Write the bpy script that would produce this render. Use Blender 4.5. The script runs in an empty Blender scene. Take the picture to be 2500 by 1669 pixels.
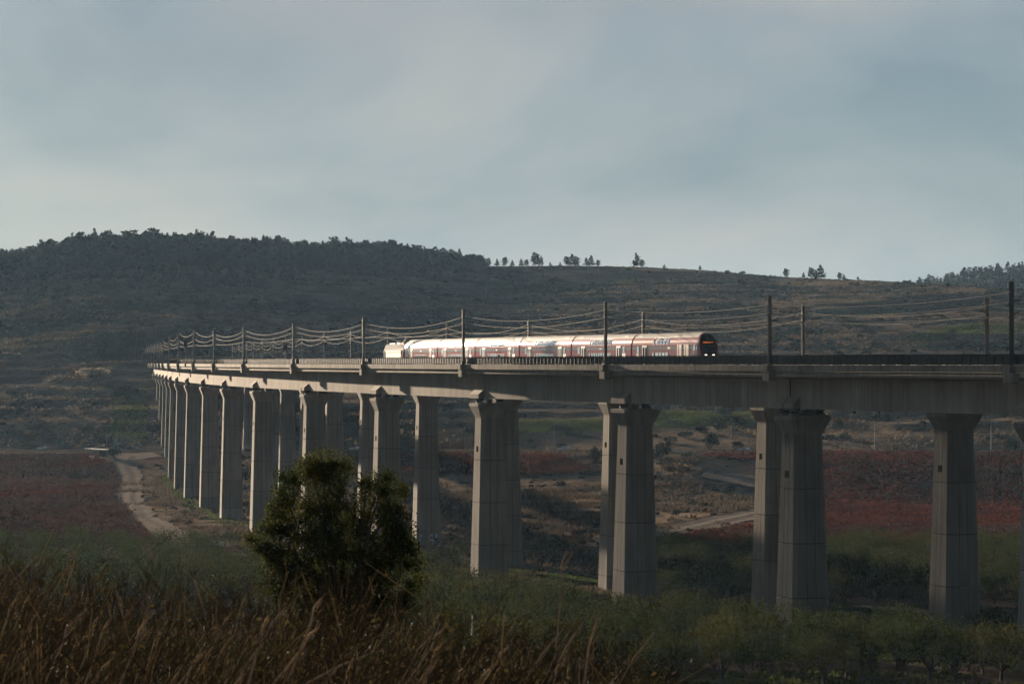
import bpy, bmesh, math, random
import numpy as np
from mathutils import Vector, Matrix
random.seed(7); RNG = np.random.default_rng(11)
SC = bpy.context.scene
COL = SC.collection
Z0 = 50.0                       # world height of the eye level
FPX = 8163.0                    # focal length in pixels of the 2500 px wide photograph

# ------------------------------------------------------------------ camera
cam = bpy.data.cameras.new('camera'); camo = bpy.data.objects.new('camera', cam); COL.objects.link(camo)
cam.sensor_width = 36.0; cam.lens = FPX / 2500 * 36
cam.clip_start = 0.5; cam.clip_end = 12000
camo.location = (0, 0, Z0)
camo.rotation_euler = (math.radians(90) + math.atan(50.5 / FPX), 0, 0)
cam.dof.use_dof = True; cam.dof.focus_distance = 600; cam.dof.aperture_fstop = 9.0
SC.camera = camo
# ------------------------------------------------------------------ sky and sun
SUN_AZ, SUN_EL = math.radians(111.0), math.radians(7.5)      # azimuth counted from +X towards +Y
SDIR = Vector((math.cos(SUN_AZ) * math.cos(SUN_EL), math.sin(SUN_AZ) * math.cos(SUN_EL), math.sin(SUN_EL)))
W = bpy.data.worlds.new('World'); SC.world = W; W.use_nodes = True
nt = W.node_tree; nt.nodes.clear()
def N(tree, typ, **kw):
    n = tree.nodes.new(typ)
    for k, v in kw.items():
        if k.startswith('i_'):
            n.inputs[k[2:].replace('_', ' ')].default_value = v
        else:
            setattr(n, k, v)
    return n
def LK(tree, a, b): tree.links.new(a, b)
sky = N(nt, 'ShaderNodeTexSky', sky_type='NISHITA', sun_disc=False)
sky.sun_elevation = SUN_EL; sky.sun_rotation = math.pi / 2 - SUN_AZ
sky.altitude = 150; sky.air_density = 1.0; sky.dust_density = 0.25; sky.ozone_density = 3.0
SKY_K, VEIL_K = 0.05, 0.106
tc = N(nt, 'ShaderNodeTexCoord')
mp = N(nt, 'ShaderNodeMapping'); mp.inputs['Scale'].default_value = (1.0, 1.0, 2.2); mp.inputs['Rotation'].default_value = (0, 0.5, 0.2); mp.inputs['Location'].default_value = (4.5682, 0.6874, 2.7804)
LK(nt, tc.outputs['Generated'], mp.inputs['Vector'])
def wramp(fac, stops):
    r = N(nt, 'ShaderNodeValToRGB'); e = r.color_ramp.elements
    while len(e) < len(stops): e.new(0.5)
    for k, (p, c) in enumerate(stops): e[k].position = p; e[k].color = (*c, 1)
    LK(nt, fac, r.inputs['Fac']); return r.outputs['Color']
nz = N(nt, 'ShaderNodeTexNoise', i_Scale=5.0, i_Detail=4.0, i_Roughness=0.45, i_Distortion=0.3)      # how thick the veil is
LK(nt, mp.outputs['Vector'], nz.inputs['Vector'])
thick = wramp(nz.outputs['Fac'], [(.32, (.935,)*3), (.66, (.985,)*3)])
nz2 = N(nt, 'ShaderNodeTexNoise', i_Scale=6.5, i_Detail=6.0, i_Roughness=0.48, i_Distortion=0.35)     # bright and dull parts of the veil
LK(nt, mp.outputs['Vector'], nz2.inputs['Vector'])
tone = wramp(nz2.outputs['Fac'], [(.36, (.54, .71, .82)), (.50, (.80, .91, .98)), (.64, (1.06, 1.07, 1.04))])
sx = N(nt, 'ShaderNodeSeparateXYZ'); LK(nt, tc.outputs['Generated'], sx.inputs[0])
grad = wramp(sx.outputs['Z'], [(0.0, (1.42, 1.38, 1.28)), (.045, (1.06, 1.06, 1.03)), (.115, (.86, .89, .94)), (.6, (.80, .87, .97))])
vm0 = N(nt, 'ShaderNodeVectorMath', operation='MULTIPLY'); LK(nt, tone, vm0.inputs[0]); LK(nt, grad, vm0.inputs[1])
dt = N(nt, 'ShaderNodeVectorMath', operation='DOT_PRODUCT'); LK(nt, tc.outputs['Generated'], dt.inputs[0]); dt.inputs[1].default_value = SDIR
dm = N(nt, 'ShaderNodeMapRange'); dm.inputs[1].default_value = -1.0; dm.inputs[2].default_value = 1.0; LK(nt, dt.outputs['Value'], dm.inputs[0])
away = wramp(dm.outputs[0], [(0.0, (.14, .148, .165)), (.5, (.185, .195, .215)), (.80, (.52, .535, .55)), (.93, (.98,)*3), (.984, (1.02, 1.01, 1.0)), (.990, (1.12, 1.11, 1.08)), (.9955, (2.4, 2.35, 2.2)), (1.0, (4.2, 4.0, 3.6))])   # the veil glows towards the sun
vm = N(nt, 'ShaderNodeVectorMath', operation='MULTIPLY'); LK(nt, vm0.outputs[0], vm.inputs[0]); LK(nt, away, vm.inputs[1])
skm = N(nt, 'ShaderNodeVectorMath', operation='SCALE'); skm.inputs['Scale'].default_value = SKY_K
LK(nt, sky.outputs['Color'], skm.inputs[0])
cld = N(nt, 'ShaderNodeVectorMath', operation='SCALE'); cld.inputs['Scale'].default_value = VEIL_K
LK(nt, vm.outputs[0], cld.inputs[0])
mx = N(nt, 'ShaderNodeMix', data_type='RGBA')
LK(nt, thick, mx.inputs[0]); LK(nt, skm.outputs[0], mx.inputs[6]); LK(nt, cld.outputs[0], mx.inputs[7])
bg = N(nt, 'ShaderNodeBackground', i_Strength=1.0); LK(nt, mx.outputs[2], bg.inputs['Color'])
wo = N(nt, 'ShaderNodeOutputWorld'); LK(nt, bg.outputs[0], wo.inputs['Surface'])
sl = bpy.data.lights.new('sun', 'SUN'); sl.energy = 4.3; sl.angle = math.radians(0.6); sl.color = (1.0, 0.80, 0.59)
so = bpy.data.objects.new('sun', sl); COL.objects.link(so); so.location = (-60, 100, 300)
so.rotation_euler = (-SDIR).to_track_quat('-Z', 'Y').to_euler()
# ------------------------------------------------------------------ exposure and sampling
SC.view_settings.view_transform = 'Standard'; SC.view_settings.look = 'None'
SC.view_settings.exposure = 2.0; SC.view_settings.gamma = 1.0; SC.view_settings.use_curve_mapping = False
SC.render.engine = 'CYCLES'
SC.cycles.use_denoising = True
try: SC.cycles.denoiser = 'OPENIMAGEDENOISE'
except Exception: pass
SC.cycles.max_bounces = 6; SC.cycles.diffuse_bounces = 2; SC.cycles.glossy_bounces = 3
SC.cycles.transmission_bounces = 3; SC.cycles.volume_bounces = 0; SC.cycles.transparent_max_bounces = 6
SC.cycles.caustics_reflective = False; SC.cycles.caustics_refractive = False

# ================================================================== helpers
def mesh_np(name, V, F, mats=(), midx=None, smooth=False):
    V = np.asarray(V, dtype=np.float32); F = np.asarray(F, dtype=np.int32)
    me = bpy.data.meshes.new(name); k = F.shape[1]
    me.vertices.add(len(V)); me.vertices.foreach_set('co', V.ravel())
    me.loops.add(F.size); me.loops.foreach_set('vertex_index', F.ravel())
    me.polygons.add(len(F)); me.polygons.foreach_set('loop_start', np.arange(0, F.size, k, dtype=np.int32))
    me.polygons.foreach_set('loop_total', np.full(len(F), k, dtype=np.int32))
    for m in mats: me.materials.append(m)
    if midx is not None: me.polygons.foreach_set('material_index', np.asarray(midx, dtype=np.int32))
    if smooth: me.polygons.foreach_set('use_smooth', np.ones(len(F), dtype=bool))
    me.update(calc_edges=True)
    return me
class MB:
    """collects polygons; build() links them as one mesh object"""
    def __init__(s): s.v = []; s.f = []; s.m = []
    def poly(s, pts, m=0):
        i = len(s.v); s.v += [tuple(p) for p in pts]; s.f.append(tuple(range(i, i + len(pts)))); s.m.append(m)
    def box(s, x0, x1, y0, y1, z0, z1, m=0, T=None):
        P = [(x0,y0,z0),(x1,y0,z0),(x1,y1,z0),(x0,y1,z0),(x0,y0,z1),(x1,y0,z1),(x1,y1,z1),(x0,y1,z1)]
        if T is not None: P = [tuple(T @ Vector(p)) for p in P]
        i = len(s.v); s.v += P
        for q in ((0,3,2,1),(4,5,6,7),(0,1,5,4),(1,2,6,5),(2,3,7,6),(3,0,4,7)):
            s.f.append(tuple(i + a for a in q)); s.m.append(m)
    def bar(s, a, b, r, n=6, r2=None, m=0):
        a = Vector(a); b = Vector(b); d = (b - a)
        if d.length < 1e-6: return
        d.normalize(); u = d.orthogonal().normalized(); w = d.cross(u); r2 = r if r2 is None else r2
        i = len(s.v)
        for c, rr in ((a, r), (b, r2)):
            for k in range(n):
                t = 2 * math.pi * (k + .5) / n
                s.v.append(tuple(c + u * (rr * math.cos(t)) + w * (rr * math.sin(t))))
        for k in range(n):
            s.f.append((i + k, i + (k + 1) % n, i + n + (k + 1) % n, i + n + k)); s.m.append(m)
        s.f.append(tuple(i + n - 1 - k for k in range(n))); s.m.append(m)
        s.f.append(tuple(i + n + k for k in range(n))); s.m.append(m)
    def rings(s, R, m=0, caps=True, closed=True):
        """R: list of equal-length point rings"""
        i = len(s.v); n = len(R[0])
        for r in R: s.v += [tuple(p) for p in r]
        for a in range(len(R) - 1):
            for k in range(n if closed else n - 1):
                k2 = (k + 1) % n
                s.f.append((i+a*n+k, i+a*n+k2, i+(a+1)*n+k2, i+(a+1)*n+k)); s.m.append(m)
        if caps:
            s.f.append(tuple(i + n - 1 - k for k in range(n))); s.m.append(m)
            j = i + (len(R) - 1) * n
            s.f.append(tuple(j + k for k in range(n))); s.m.append(m)
    def mesh(s, name, mats, smooth=False):
        me = bpy.data.meshes.new(name); me.from_pydata(s.v, [], s.f)
        for m in mats: me.materials.append(m)
        if len(mats) > 1: me.polygons.foreach_set('material_index', s.m)
        if smooth: me.polygons.foreach_set('use_smooth', [True] * len(me.polygons))
        me.update(); return me
    def build(s, name, mats, parent=None, smooth=False):
        if not isinstance(mats, (list, tuple)): mats = [mats]
        return link(name, s.mesh(name, mats, smooth), parent)
def link(name, me, parent=None, loc=None, rz=0.0, sc=None):
    o = bpy.data.objects.new(name, me); COL.objects.link(o)
    if parent is not None: o.parent = parent
    if loc is not None: o.location = loc
    if rz: o.rotation_euler = (0, 0, rz)
    if sc is not None: o.scale = sc if isinstance(sc, (tuple, list)) else (sc, sc, sc)
    return o
def tag(o, label, cat, group=None):
    o['label'] = label; o['category'] = cat
    if group: o['group'] = group
    return o
def thing(name, label, cat, loc=(0,0,0), rz=0.0, group=None, sc=None):
    return tag(link(name, None, None, loc, rz, sc), label, cat, group)
def struct(o): o['kind'] = 'structure'; return o
def stuff(o, label=None):
    o['kind'] = 'stuff'
    if label: o['label'] = label
    return o
def copy_tree(o, parent=None):
    c = o.copy(); COL.objects.link(c)
    if parent is not None: c.parent = parent
    for ch in list(o.children): copy_tree(ch, c)
    return c
_U = ['', 'first','second','third','fourth','fifth','sixth','seventh','eighth','ninth','tenth','eleventh','twelfth','thirteenth',
      'fourteenth','fifteenth','sixteenth','seventeenth','eighteenth','nineteenth']
_T = ['', '', 'twent','thirt','fort','fift','sixt','sevent','eight','ninet']
def ordw(n):
    if n < 20: return _U[n]
    if n < 100: return _T[n//10] + ('ieth' if n % 10 == 0 else 'y-' + _U[n % 10])
    return 'one hundred and ' + ordw(n - 100) if n > 100 else 'hundredth'
ORD = [ordw(i) for i in range(1, 60)]

# ------------------------------------------------------------------ materials
def mat(name, col, rough=0.7, metal=0.0, spec=0.5, emit=None, es=0.0, coat=0.0):
    m = bpy.data.materials.new(name); m.use_nodes = True
    b = m.node_tree.nodes['Principled BSDF']
    b.inputs['Base Color'].default_value = (*col, 1); b.inputs['Roughness'].default_value = rough
    b.inputs['Metallic'].default_value = metal; b.inputs['Specular IOR Level'].default_value = spec
    b.inputs['Coat Weight'].default_value = coat; b.inputs['Coat Roughness'].default_value = 0.12
    if emit: b.inputs['Emission Color'].default_value = (*emit, 1); b.inputs['Emission Strength'].default_value = es
    return m
def noisy(name, c1, c2, scale=1.0, rough=0.85, bump=0.0, bscale=None, stretch=(1,1,1), spec=0.3, metal=0.0, coat=0.0, detail=4.0, p0=.35, p1=.65, c3=None, scale3=20, per_obj=0.0):
    m = mat(name, c1, rough, metal, spec, coat=coat); t = m.node_tree; b = t.nodes['Principled BSDF']
    g = N(t, 'ShaderNodeNewGeometry'); mp = N(t, 'ShaderNodeMapping'); mp.inputs['Scale'].default_value = stretch
    LK(t, g.outputs['Position'], mp.inputs['Vector'])
    n = N(t, 'ShaderNodeTexNoise', i_Scale=scale, i_Detail=detail, i_Roughness=0.6); LK(t, mp.outputs[0], n.inputs['Vector'])
    r = N(t, 'ShaderNodeValToRGB'); r.color_ramp.elements[0].position = p0; r.color_ramp.elements[1].position = p1
    r.color_ramp.elements[0].color = (*c1, 1); r.color_ramp.elements[1].color = (*c2, 1)
    LK(t, n.outputs['Fac'], r.inputs['Fac']); out = r.outputs['Color']
    if c3 is not None:
        n3 = N(t, 'ShaderNodeTexNoise', i_Scale=scale3, i_Detail=3.0); LK(t, g.outputs['Position'], n3.inputs['Vector'])
        r3 = N(t, 'ShaderNodeValToRGB'); r3.color_ramp.elements[0].position = .5; r3.color_ramp.elements[1].position = .72
        r3.color_ramp.elements[0].color = (0,0,0,1); r3.color_ramp.elements[1].color = (1,1,1,1); LK(t, n3.outputs['Fac'], r3.inputs['Fac'])
        x = N(t, 'ShaderNodeMix', data_type='RGBA'); LK(t, r3.outputs['Color'], x.inputs[0]); LK(t, out, x.inputs[6]); x.inputs[7].default_value = (*c3, 1); out = x.outputs[2]
    if per_obj:
        oi = N(t, 'ShaderNodeObjectInfo'); ma = N(t, 'ShaderNodeMapRange'); ma.inputs[3].default_value = 1 - per_obj; ma.inputs[4].default_value = 1 + per_obj
        LK(t, oi.outputs['Random'], ma.inputs[0]); v = N(t, 'ShaderNodeVectorMath', operation='SCALE'); LK(t, out, v.inputs[0]); LK(t, ma.outputs[0], v.inputs['Scale']); out = v.outputs[0]
    LK(t, out, b.inputs['Base Color'])
    if bump:
        n2 = N(t, 'ShaderNodeTexNoise', i_Scale=bscale or scale * 6, i_Detail=4.0); LK(t, mp.outputs[0], n2.inputs['Vector'])
        bp = N(t, 'ShaderNodeBump', i_Strength=bump, i_Distance=0.15); LK(t, n2.outputs['Fac'], bp.inputs['Height']); LK(t, bp.outputs[0], b.inputs['Normal'])
    return m
def concrete(name, base, streak=0.75):
    """weathered board-marked concrete: vertical streaks, blotches, fine board lines"""
    m = mat(name, base, 1.0, 0, 0.04); t = m.node_tree; b = t.nodes['Principled BSDF']
    g = N(t, 'ShaderNodeNewGeometry')
    def ns(sx, sz, sc, det):
        mp = N(t, 'ShaderNodeMapping'); mp.inputs['Scale'].default_value = (sx, sx, sz); LK(t, g.outputs['Position'], mp.inputs['Vector'])
        n = N(t, 'ShaderNodeTexNoise', i_Scale=sc, i_Detail=det, i_Roughness=0.6); LK(t, mp.outputs[0], n.inputs['Vector']); return n.outputs['Fac']
    def rg(fac, a, c, lo, hi):
        r = N(t, 'ShaderNodeMapRange'); r.inputs[1].default_value = a; r.inputs[2].default_value = c; r.inputs[3].default_value = lo; r.inputs[4].default_value = hi
        LK(t, fac, r.inputs[0]); return r.outputs[0]
    f1 = rg(ns(1, .06, 1.3, 4), .35, .68, streak, 1.12)       # rain streaks
    f2 = rg(ns(1, .5, .16, 4), .32, .68, .80, 1.15)           # blotches
    f3 = rg(ns(1, .02, 5.0, 2), .38, .62, .97, 1.02)          # board marks
    m1 = N(t, 'ShaderNodeMath', operation='MULTIPLY'); LK(t, f1, m1.inputs[0]); LK(t, f2, m1.inputs[1])
    m2 = N(t, 'ShaderNodeMath', operation='MULTIPLY'); LK(t, m1.outputs[0], m2.inputs[0]); LK(t, f3, m2.inputs[1])
    sz = N(t, 'ShaderNodeSeparateXYZ'); LK(t, g.outputs['Position'], sz.inputs[0]); oi = N(t, 'ShaderNodeObjectInfo')
    pz = N(t, 'ShaderNodeMath', operation='MULTIPLY_ADD'); LK(t, sz.outputs['Z'], pz.inputs[0]); pz.inputs[1].default_value = 1 / 7.0; pz.inputs[2].default_value = -(50 - 9.2) / 7.0 + 20.0
    fl = N(t, 'ShaderNodeMath', operation='FLOOR'); LK(t, pz.outputs[0], fl.inputs[0])
    ax = N(t, 'ShaderNodeMath', operation='MULTIPLY_ADD'); LK(t, oi.outputs['Random'], ax.inputs[0]); ax.inputs[1].default_value = 91.7; LK(t, fl.outputs[0], ax.inputs[2])
    wn = N(t, 'ShaderNodeTexWhiteNoise', noise_dimensions='1D'); LK(t, ax.outputs[0], wn.inputs['W'])
    f4 = rg(wn.outputs['Value'], 0, 1, .86, 1.10)              # every pour has its own tone
    m3 = N(t, 'ShaderNodeMath', operation='MULTIPLY'); LK(t, m2.outputs[0], m3.inputs[0]); LK(t, f4, m3.inputs[1]); m2 = m3
    v = N(t, 'ShaderNodeVectorMath', operation='SCALE'); v.inputs[0].default_value = base; LK(t, m2.outputs[0], v.inputs['Scale'])
    LK(t, v.outputs[0], b.inputs['Base Color'])
    bp = N(t, 'ShaderNodeBump', i_Strength=.25, i_Distance=.03); LK(t, f3, bp.inputs['Height']); LK(t, bp.outputs[0], b.inputs['Normal'])
    return m
def foliage(name, c1, c2, trans=0.2, scale=.5, per_obj=.38, rough=.6, gloss=.25):
    m = bpy.data.materials.new(name); m.use_nodes = True; t = m.node_tree; t.nodes.clear()
    g = N(t, 'ShaderNodeNewGeometry')
    n = N(t, 'ShaderNodeTexNoise', i_Scale=scale, i_Detail=3.0); LK(t, g.outputs['Position'], n.inputs['Vector'])
    r = N(t, 'ShaderNodeValToRGB'); r.color_ramp.elements[0].position = .36; r.color_ramp.elements[1].position = .64
    r.color_ramp.elements[0].color = (*c1, 1); r.color_ramp.elements[1].color = (*c2, 1); LK(t, n.outputs['Fac'], r.inputs['Fac'])
    oi = N(t, 'ShaderNodeObjectInfo')
    ad = N(t, 'ShaderNodeMath', operation='ADD'); LK(t, oi.outputs['Random'], ad.inputs[0]); LK(t, g.outputs['Random Per Island'], ad.inputs[1])
    ma = N(t, 'ShaderNodeMapRange'); ma.inputs[2].default_value = 2.0; ma.inputs[3].default_value = 1 - per_obj; ma.inputs[4].default_value = 1 + per_obj
    LK(t, ad.outputs[0], ma.inputs[0]); v = N(t, 'ShaderNodeVectorMath', operation='SCALE'); LK(t, r.outputs[0], v.inputs[0]); LK(t, ma.outputs[0], v.inputs['Scale'])
    p = N(t, 'ShaderNodeBsdfPrincipled', i_Roughness=rough); p.inputs['Specular IOR Level'].default_value = gloss; LK(t, v.outputs[0], p.inputs['Base Color'])
    tr = N(t, 'ShaderNodeBsdfTranslucent'); LK(t, v.outputs[0], tr.inputs['Color'])
    x = N(t, 'ShaderNodeMixShader', i_Fac=trans); LK(t, p.outputs[0], x.inputs[1]); LK(t, tr.outputs[0], x.inputs[2])
    o = N(t, 'ShaderNodeOutputMaterial'); LK(t, x.outputs[0], o.inputs['Surface']); return m

M = {}
M['conc'] = concrete('pier_concrete', (.25, .225, .195), .86)
M['conc_girder'] = concrete('girder_concrete', (.31, .275, .235), .86)
M['conc_panel'] = concrete('parapet_concrete', (.31, .28, .24), .8)
M['recess_shade'] = mat('shadow_gap', (.03, .03, .03), .9)  # near-black: shade inside openings, gaps and bore put into the colour
M['conc_stain'] = mat('stained_groove', (.12, .108, .095), 1.0, 0, .0)
M['bearing'] = mat('bearing_rubber', (.035, .035, .035), .8)
M['steel'] = noisy('galvanised_mast', (.10, .105, .105), (.15, .15, .145), 3.0, .5, stretch=(1,1,.2), spec=.5, metal=.3)
M['rail_steel'] = noisy('railing_steel', (.065, .065, .064), (.09, .09, .087), 2.0, 1.0, spec=0.0)
M['mesh_panel'] = noisy('railing_mesh', (.055, .055, .058), (.085, .083, .08), 2.5, .7, stretch=(3,3,.4))
M['wire'] = mat('wire_copper', (.48, .42, .35), .9, 0, 0.05)
M['wire_dark'] = mat('wire_dark', (.06, .055, .05), .9, 0, 0.0)
M['insul'] = mat('insulator', (.08, .045, .04), .9, 0, .05)
M['ballast'] = noisy('ballast', (.16, .15, .14), (.24, .22, .2), 6, .95, .5)
M['rail'] = mat('rail', (.25, .22, .2), .35, .8)
M['red'] = noisy('coach_red', (.46, .085, .078), (.52, .11, .10), 1.5, .13, stretch=(1,1,.15), spec=.52)
M['red_dark'] = mat('coach_red_front', (.22, .012, .018), .35, coat=.3)
M['roofgrey'] = noisy('coach_roof', (.20, .20, .19), (.25, .245, .235), .8, .7, spec=.08)
M['stripe'] = noisy('coach_stripe', (.34, .34, .33), (.40, .39, .38), 1.0, .14, spec=.4)
M['door'] = mat('coach_door', (.30, .31, .30), .4)
M['glass'] = mat('coach_glass', (.78, .80, .82), .05, .85, .8)     # sun-control coating
M['gasket'] = mat('gasket', (.09, .05, .05), .6)
M['black'] = mat('cab_black', (.012, .013, .016), .25, coat=.3)
M['dark'] = mat('underframe', (.03, .03, .032), .7)
M['louvre'] = mat('louvre_red', (.20, .035, .03), .5)
M['vent'] = mat('roof_vent', (.05, .05, .05), .6)
M['loco'] = noisy('loco_grey', (.27, .265, .25), (.32, .31, .295), 1.0, .85, spec=.03)
M['loco_rib'] = noisy('loco_panel', (.26, .26, .25), (.33, .32, .31), 2.0, .42, spec=.5)
M['lamp'] = mat('headlamp', (1, .9, .75), .3, emit=(1, .86, .62), es=.6)
M['led'] = mat('led_orange', (.3, .05, .0), .5, emit=(1.0, .22, .03), es=.35)
M['white_paint'] = mat('car_white', (.72, .73, .74), .3, coat=.5)
M['dark_paint'] = mat('car_dark', (.02, .022, .028), .3, coat=.5)
M['tyre'] = mat('tyre', (.02, .02, .02), .85)
M['carglass'] = mat('car_glass', (.015, .018, .022), .06, 0, .8)
M['chrome'] = mat('wheel_rim', (.35, .35, .36), .35, .8)
M['tail'] = mat('tail_light', (.3, .01, .01), .3)
M['asphalt'] = noisy('asphalt', (.05, .05, .05), (.075, .073, .07), .4, 1.0, spec=0.0)
M['linepaint'] = mat('road_paint', (.22, .22, .21), 1.0, 0, 0.0)
M['dirt'] = noisy('dirt_track', (.155, .130, .112), (.215, .185, .160), .25, 1.0, .15, 1.2, c3=(.11, .09, .072), scale3=.9, spec=0.0)
M['galv'] = mat('galvanised', (.20, .205, .205), .6, .2)
M['sign_green'] = mat('sign_green', (.01, .16, .10), .5)
M['sign_white'] = mat('sign_white', (.7, .7, .7), .6)
M['canopy'] = mat('canopy_white', (.55, .54, .5), .6)
M['timber'] = noisy('timber', (.07, .05, .035), (.11, .08, .06), 3, .9)
M['graf_blue'] = mat('spray_blue', (.06, .22, .30), .8)
M['graf_white'] = mat('spray_white', (.55, .55, .54), .8)
M['graf_black'] = mat('spray_black', (.02, .02, .02), .8)
M['tunnel'] = concrete('portal_concrete', (.16, .15, .14))
M['bark'] = noisy('bark', (.05, .038, .03), (.085, .065, .05), 4, .95)
M['leaf_orch'] = foliage('orchard_leaf', (.022, .031, .010), (.044, .054, .016), .2, gloss=0.0, rough=1.0)
M['leaf_orch2'] = foliage('orchard_leaf_yellow', (.034, .038, .011), (.060, .060, .018), .2, gloss=0.0, rough=1.0)
M['leaf_pine'] = foliage('pine_needle', (.014, .022, .015), (.026, .036, .021), .04, .2, gloss=.05, rough=.9)
M['leaf_shrub'] = foliage('shrub_leaf', (.018, .022, .014), (.034, .036, .021), .06, .2, gloss=.05, rough=.9)
M['leaf_rust'] = foliage('shrub_leaf_rust', (.07, .045, .022), (.10, .065, .03), .25, .2)
M['leaf_tree'] = foliage('big_tree_leaf', (.013, .022, .007), (.044, .046, .012), .32, .7, .7, gloss=.03, rough=.9)
M['vine_red'] = foliage('vine_leaf_red', (.034, .012, .008), (.080, .023, .010), .25, .05, .4, gloss=0.0, rough=1.0)
M['vine_brown'] = foliage('vine_leaf_brown', (.034, .020, .017), (.056, .034, .024), .25, .03, .4, gloss=0.0, rough=1.0)
M['grass_dry'] = foliage('dry_grass', (.070, .054, .040), (.115, .09, .064), .2, .04, .3, gloss=0.0, rough=1.0)
M['hill_grass'] = foliage('hill_grass', (.085, .067, .05), (.13, .102, .072), .25, .04, .3, gloss=0.0, rough=1.0)
M['grass_green'] = foliage('green_grass', (.036, .048, .014), (.058, .072, .020), .32, .1, .3, gloss=0.0, rough=1.0)
M['brush'] = foliage('brush_stem', (.022, .018, .010), (.046, .036, .019), .2, 1.5, .5, rough=.7)
M['brush_leaf'] = foliage('brush_leaf', (.026, .021, .010), (.050, .037, .015), .3, 1.5, .5, gloss=.05, rough=.9)
M['brush_pale'] = foliage('brush_pale', (.15, .112, .060), (.26, .195, .108), .25, 1.5, .5, gloss=0.0, rough=1.0)
M['stalk'] = noisy('dry_stalk', (.42, .32, .21), (.58, .46, .32), 3, .9, spec=0.0)
M['plume'] = foliage('plume', (.27, .235, .18), (.38, .33, .26), .3, gloss=0.0, rough=1.0)
M['rock'] = noisy('rock', (.12, .115, .105), (.18, .17, .155), .6, 1.0, spec=0.0)

# ================================================================== alignment of the two viaducts
KN = np.array([-80, 0, 75, 150, 225, 300, 500, 800, 1300.])
THK = np.array([1.999, 1.959, 1.921, 1.875, 1.821, 1.812, 1.748, 1.692, 1.695])
_ss = np.linspace(-80, 1400, 2961); _t = np.interp(_ss, KN, THK)
_X = np.concatenate([[0], np.cumsum(np.cos((_t[1:] + _t[:-1]) / 2) * .5)]); _Y = np.concatenate([[0], np.cumsum(np.sin((_t[1:] + _t[:-1]) / 2) * .5)])
_X = _X - np.interp(0, _ss, _X) + 55.72; _Y = _Y - np.interp(0, _ss, _Y) + 372.82
def P(s, o=0.0, h=0.0):
    """point at distance s along the near mast line, offset o away from the camera, height h above eye level"""
    t = float(np.interp(s, _ss, _t))
    return Vector((float(np.interp(s, _ss, _X)) + o * math.sin(t), float(np.interp(s, _ss, _Y)) - o * math.cos(t), Z0 + h))
def HD(s): return float(np.interp(s, _ss, _t))
def PA(s, o=0.0):
    t = np.interp(s, _ss, _t); return np.interp(s, _ss, _X) + o * np.sin(t), np.interp(s, _ss, _Y) - o * np.cos(t)
S_NEAR = [0, 61.98, 120.65, 194.5, 274.75, 352.94, 433.36, 504.45, 573.57, 646.46, 715.12, 785.41, 860.2, 931.0, 1000.3, 1070.6, 1142.9, 1215.3]
S_FAR = [74.19, 137.02, 215.97, 297.06, 376.2, 455.84, 524.6, 588.9, 657.8, 726.7, 797.8, 880.2, 947.6, 1012.7, 1088.5, 1160]
S_END = 1262.0
D_FAR = 38.0
# ================================================================== terrain
def vnoise(x, y, seed=0):
    xi = np.floor(x).astype(np.int64); yi = np.floor(y).astype(np.int64); fx = x - xi; fy = y - yi
    fx = fx * fx * (3 - 2 * fx); fy = fy * fy * (3 - 2 * fy)
    def hsh(a, b):
        n = (a * 374761393 + b * 668265263 + seed * 982451653) & 0x7fffffff
        n = ((n ^ (n >> 13)) * 1274126177) & 0x7fffffff
        return ((n ^ (n >> 16)) & 0xffff) / 65535.0
    return (hsh(xi, yi) * (1-fx) + hsh(xi+1, yi) * fx) * (1-fy) + (hsh(xi, yi+1) * (1-fx) + hsh(xi+1, yi+1) * fx) * fy
def fbm(x, y, sc, oc=4, seed=0, g=.5):
    a = 1.0; t = 0; r = 0; x = x / sc; y = y / sc
    for k in range(oc):
        r = r + a * vnoise(x + 17.3 * k, y - 9.1 * k, seed + k); t += a; a *= g; x = x * 2.03; y = y * 2.03
    return r / t
def sstep(a, b, x):
    t = np.clip((x - a) / (b - a), 0, 1); return t * t * (3 - 2 * t)
VP = np.array([(-300, -1.0), (-40, -1.6), (0, -1.75), (300, -30.6), (350, -33.6), (420, -36.2), (500, -38.6), (600, -40), (1100, -40.3), (1400, -40.3), (5000, -40)])
SKY_V = np.array([(-2600, 838), (-1700, 800), (-900, 700), (-300, 625), (0, 600), (100, 592), (200, 580), (420, 575), (600, 588), (700, 595), (900, 594), (1000, 603), (1100, 611), (1230, 610), (1310, 609), (1480, 612.5), (1600, 619), (1700, 627), (1800, 635), (1960, 642), (2100, 648), (2200, 656), (2349, 666), (2700, 690), (3300, 710)])
U_SK = (SKY_V[:, 0] / .9396 - 1250) / FPX; E_SK = (885 - SKY_V[:, 1] / .9396) / FPX
def road_y(x): return 1160 - .74 * x
def road_h(x): return -30.8 + .01734 * np.clip(x, -260, 260)
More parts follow.
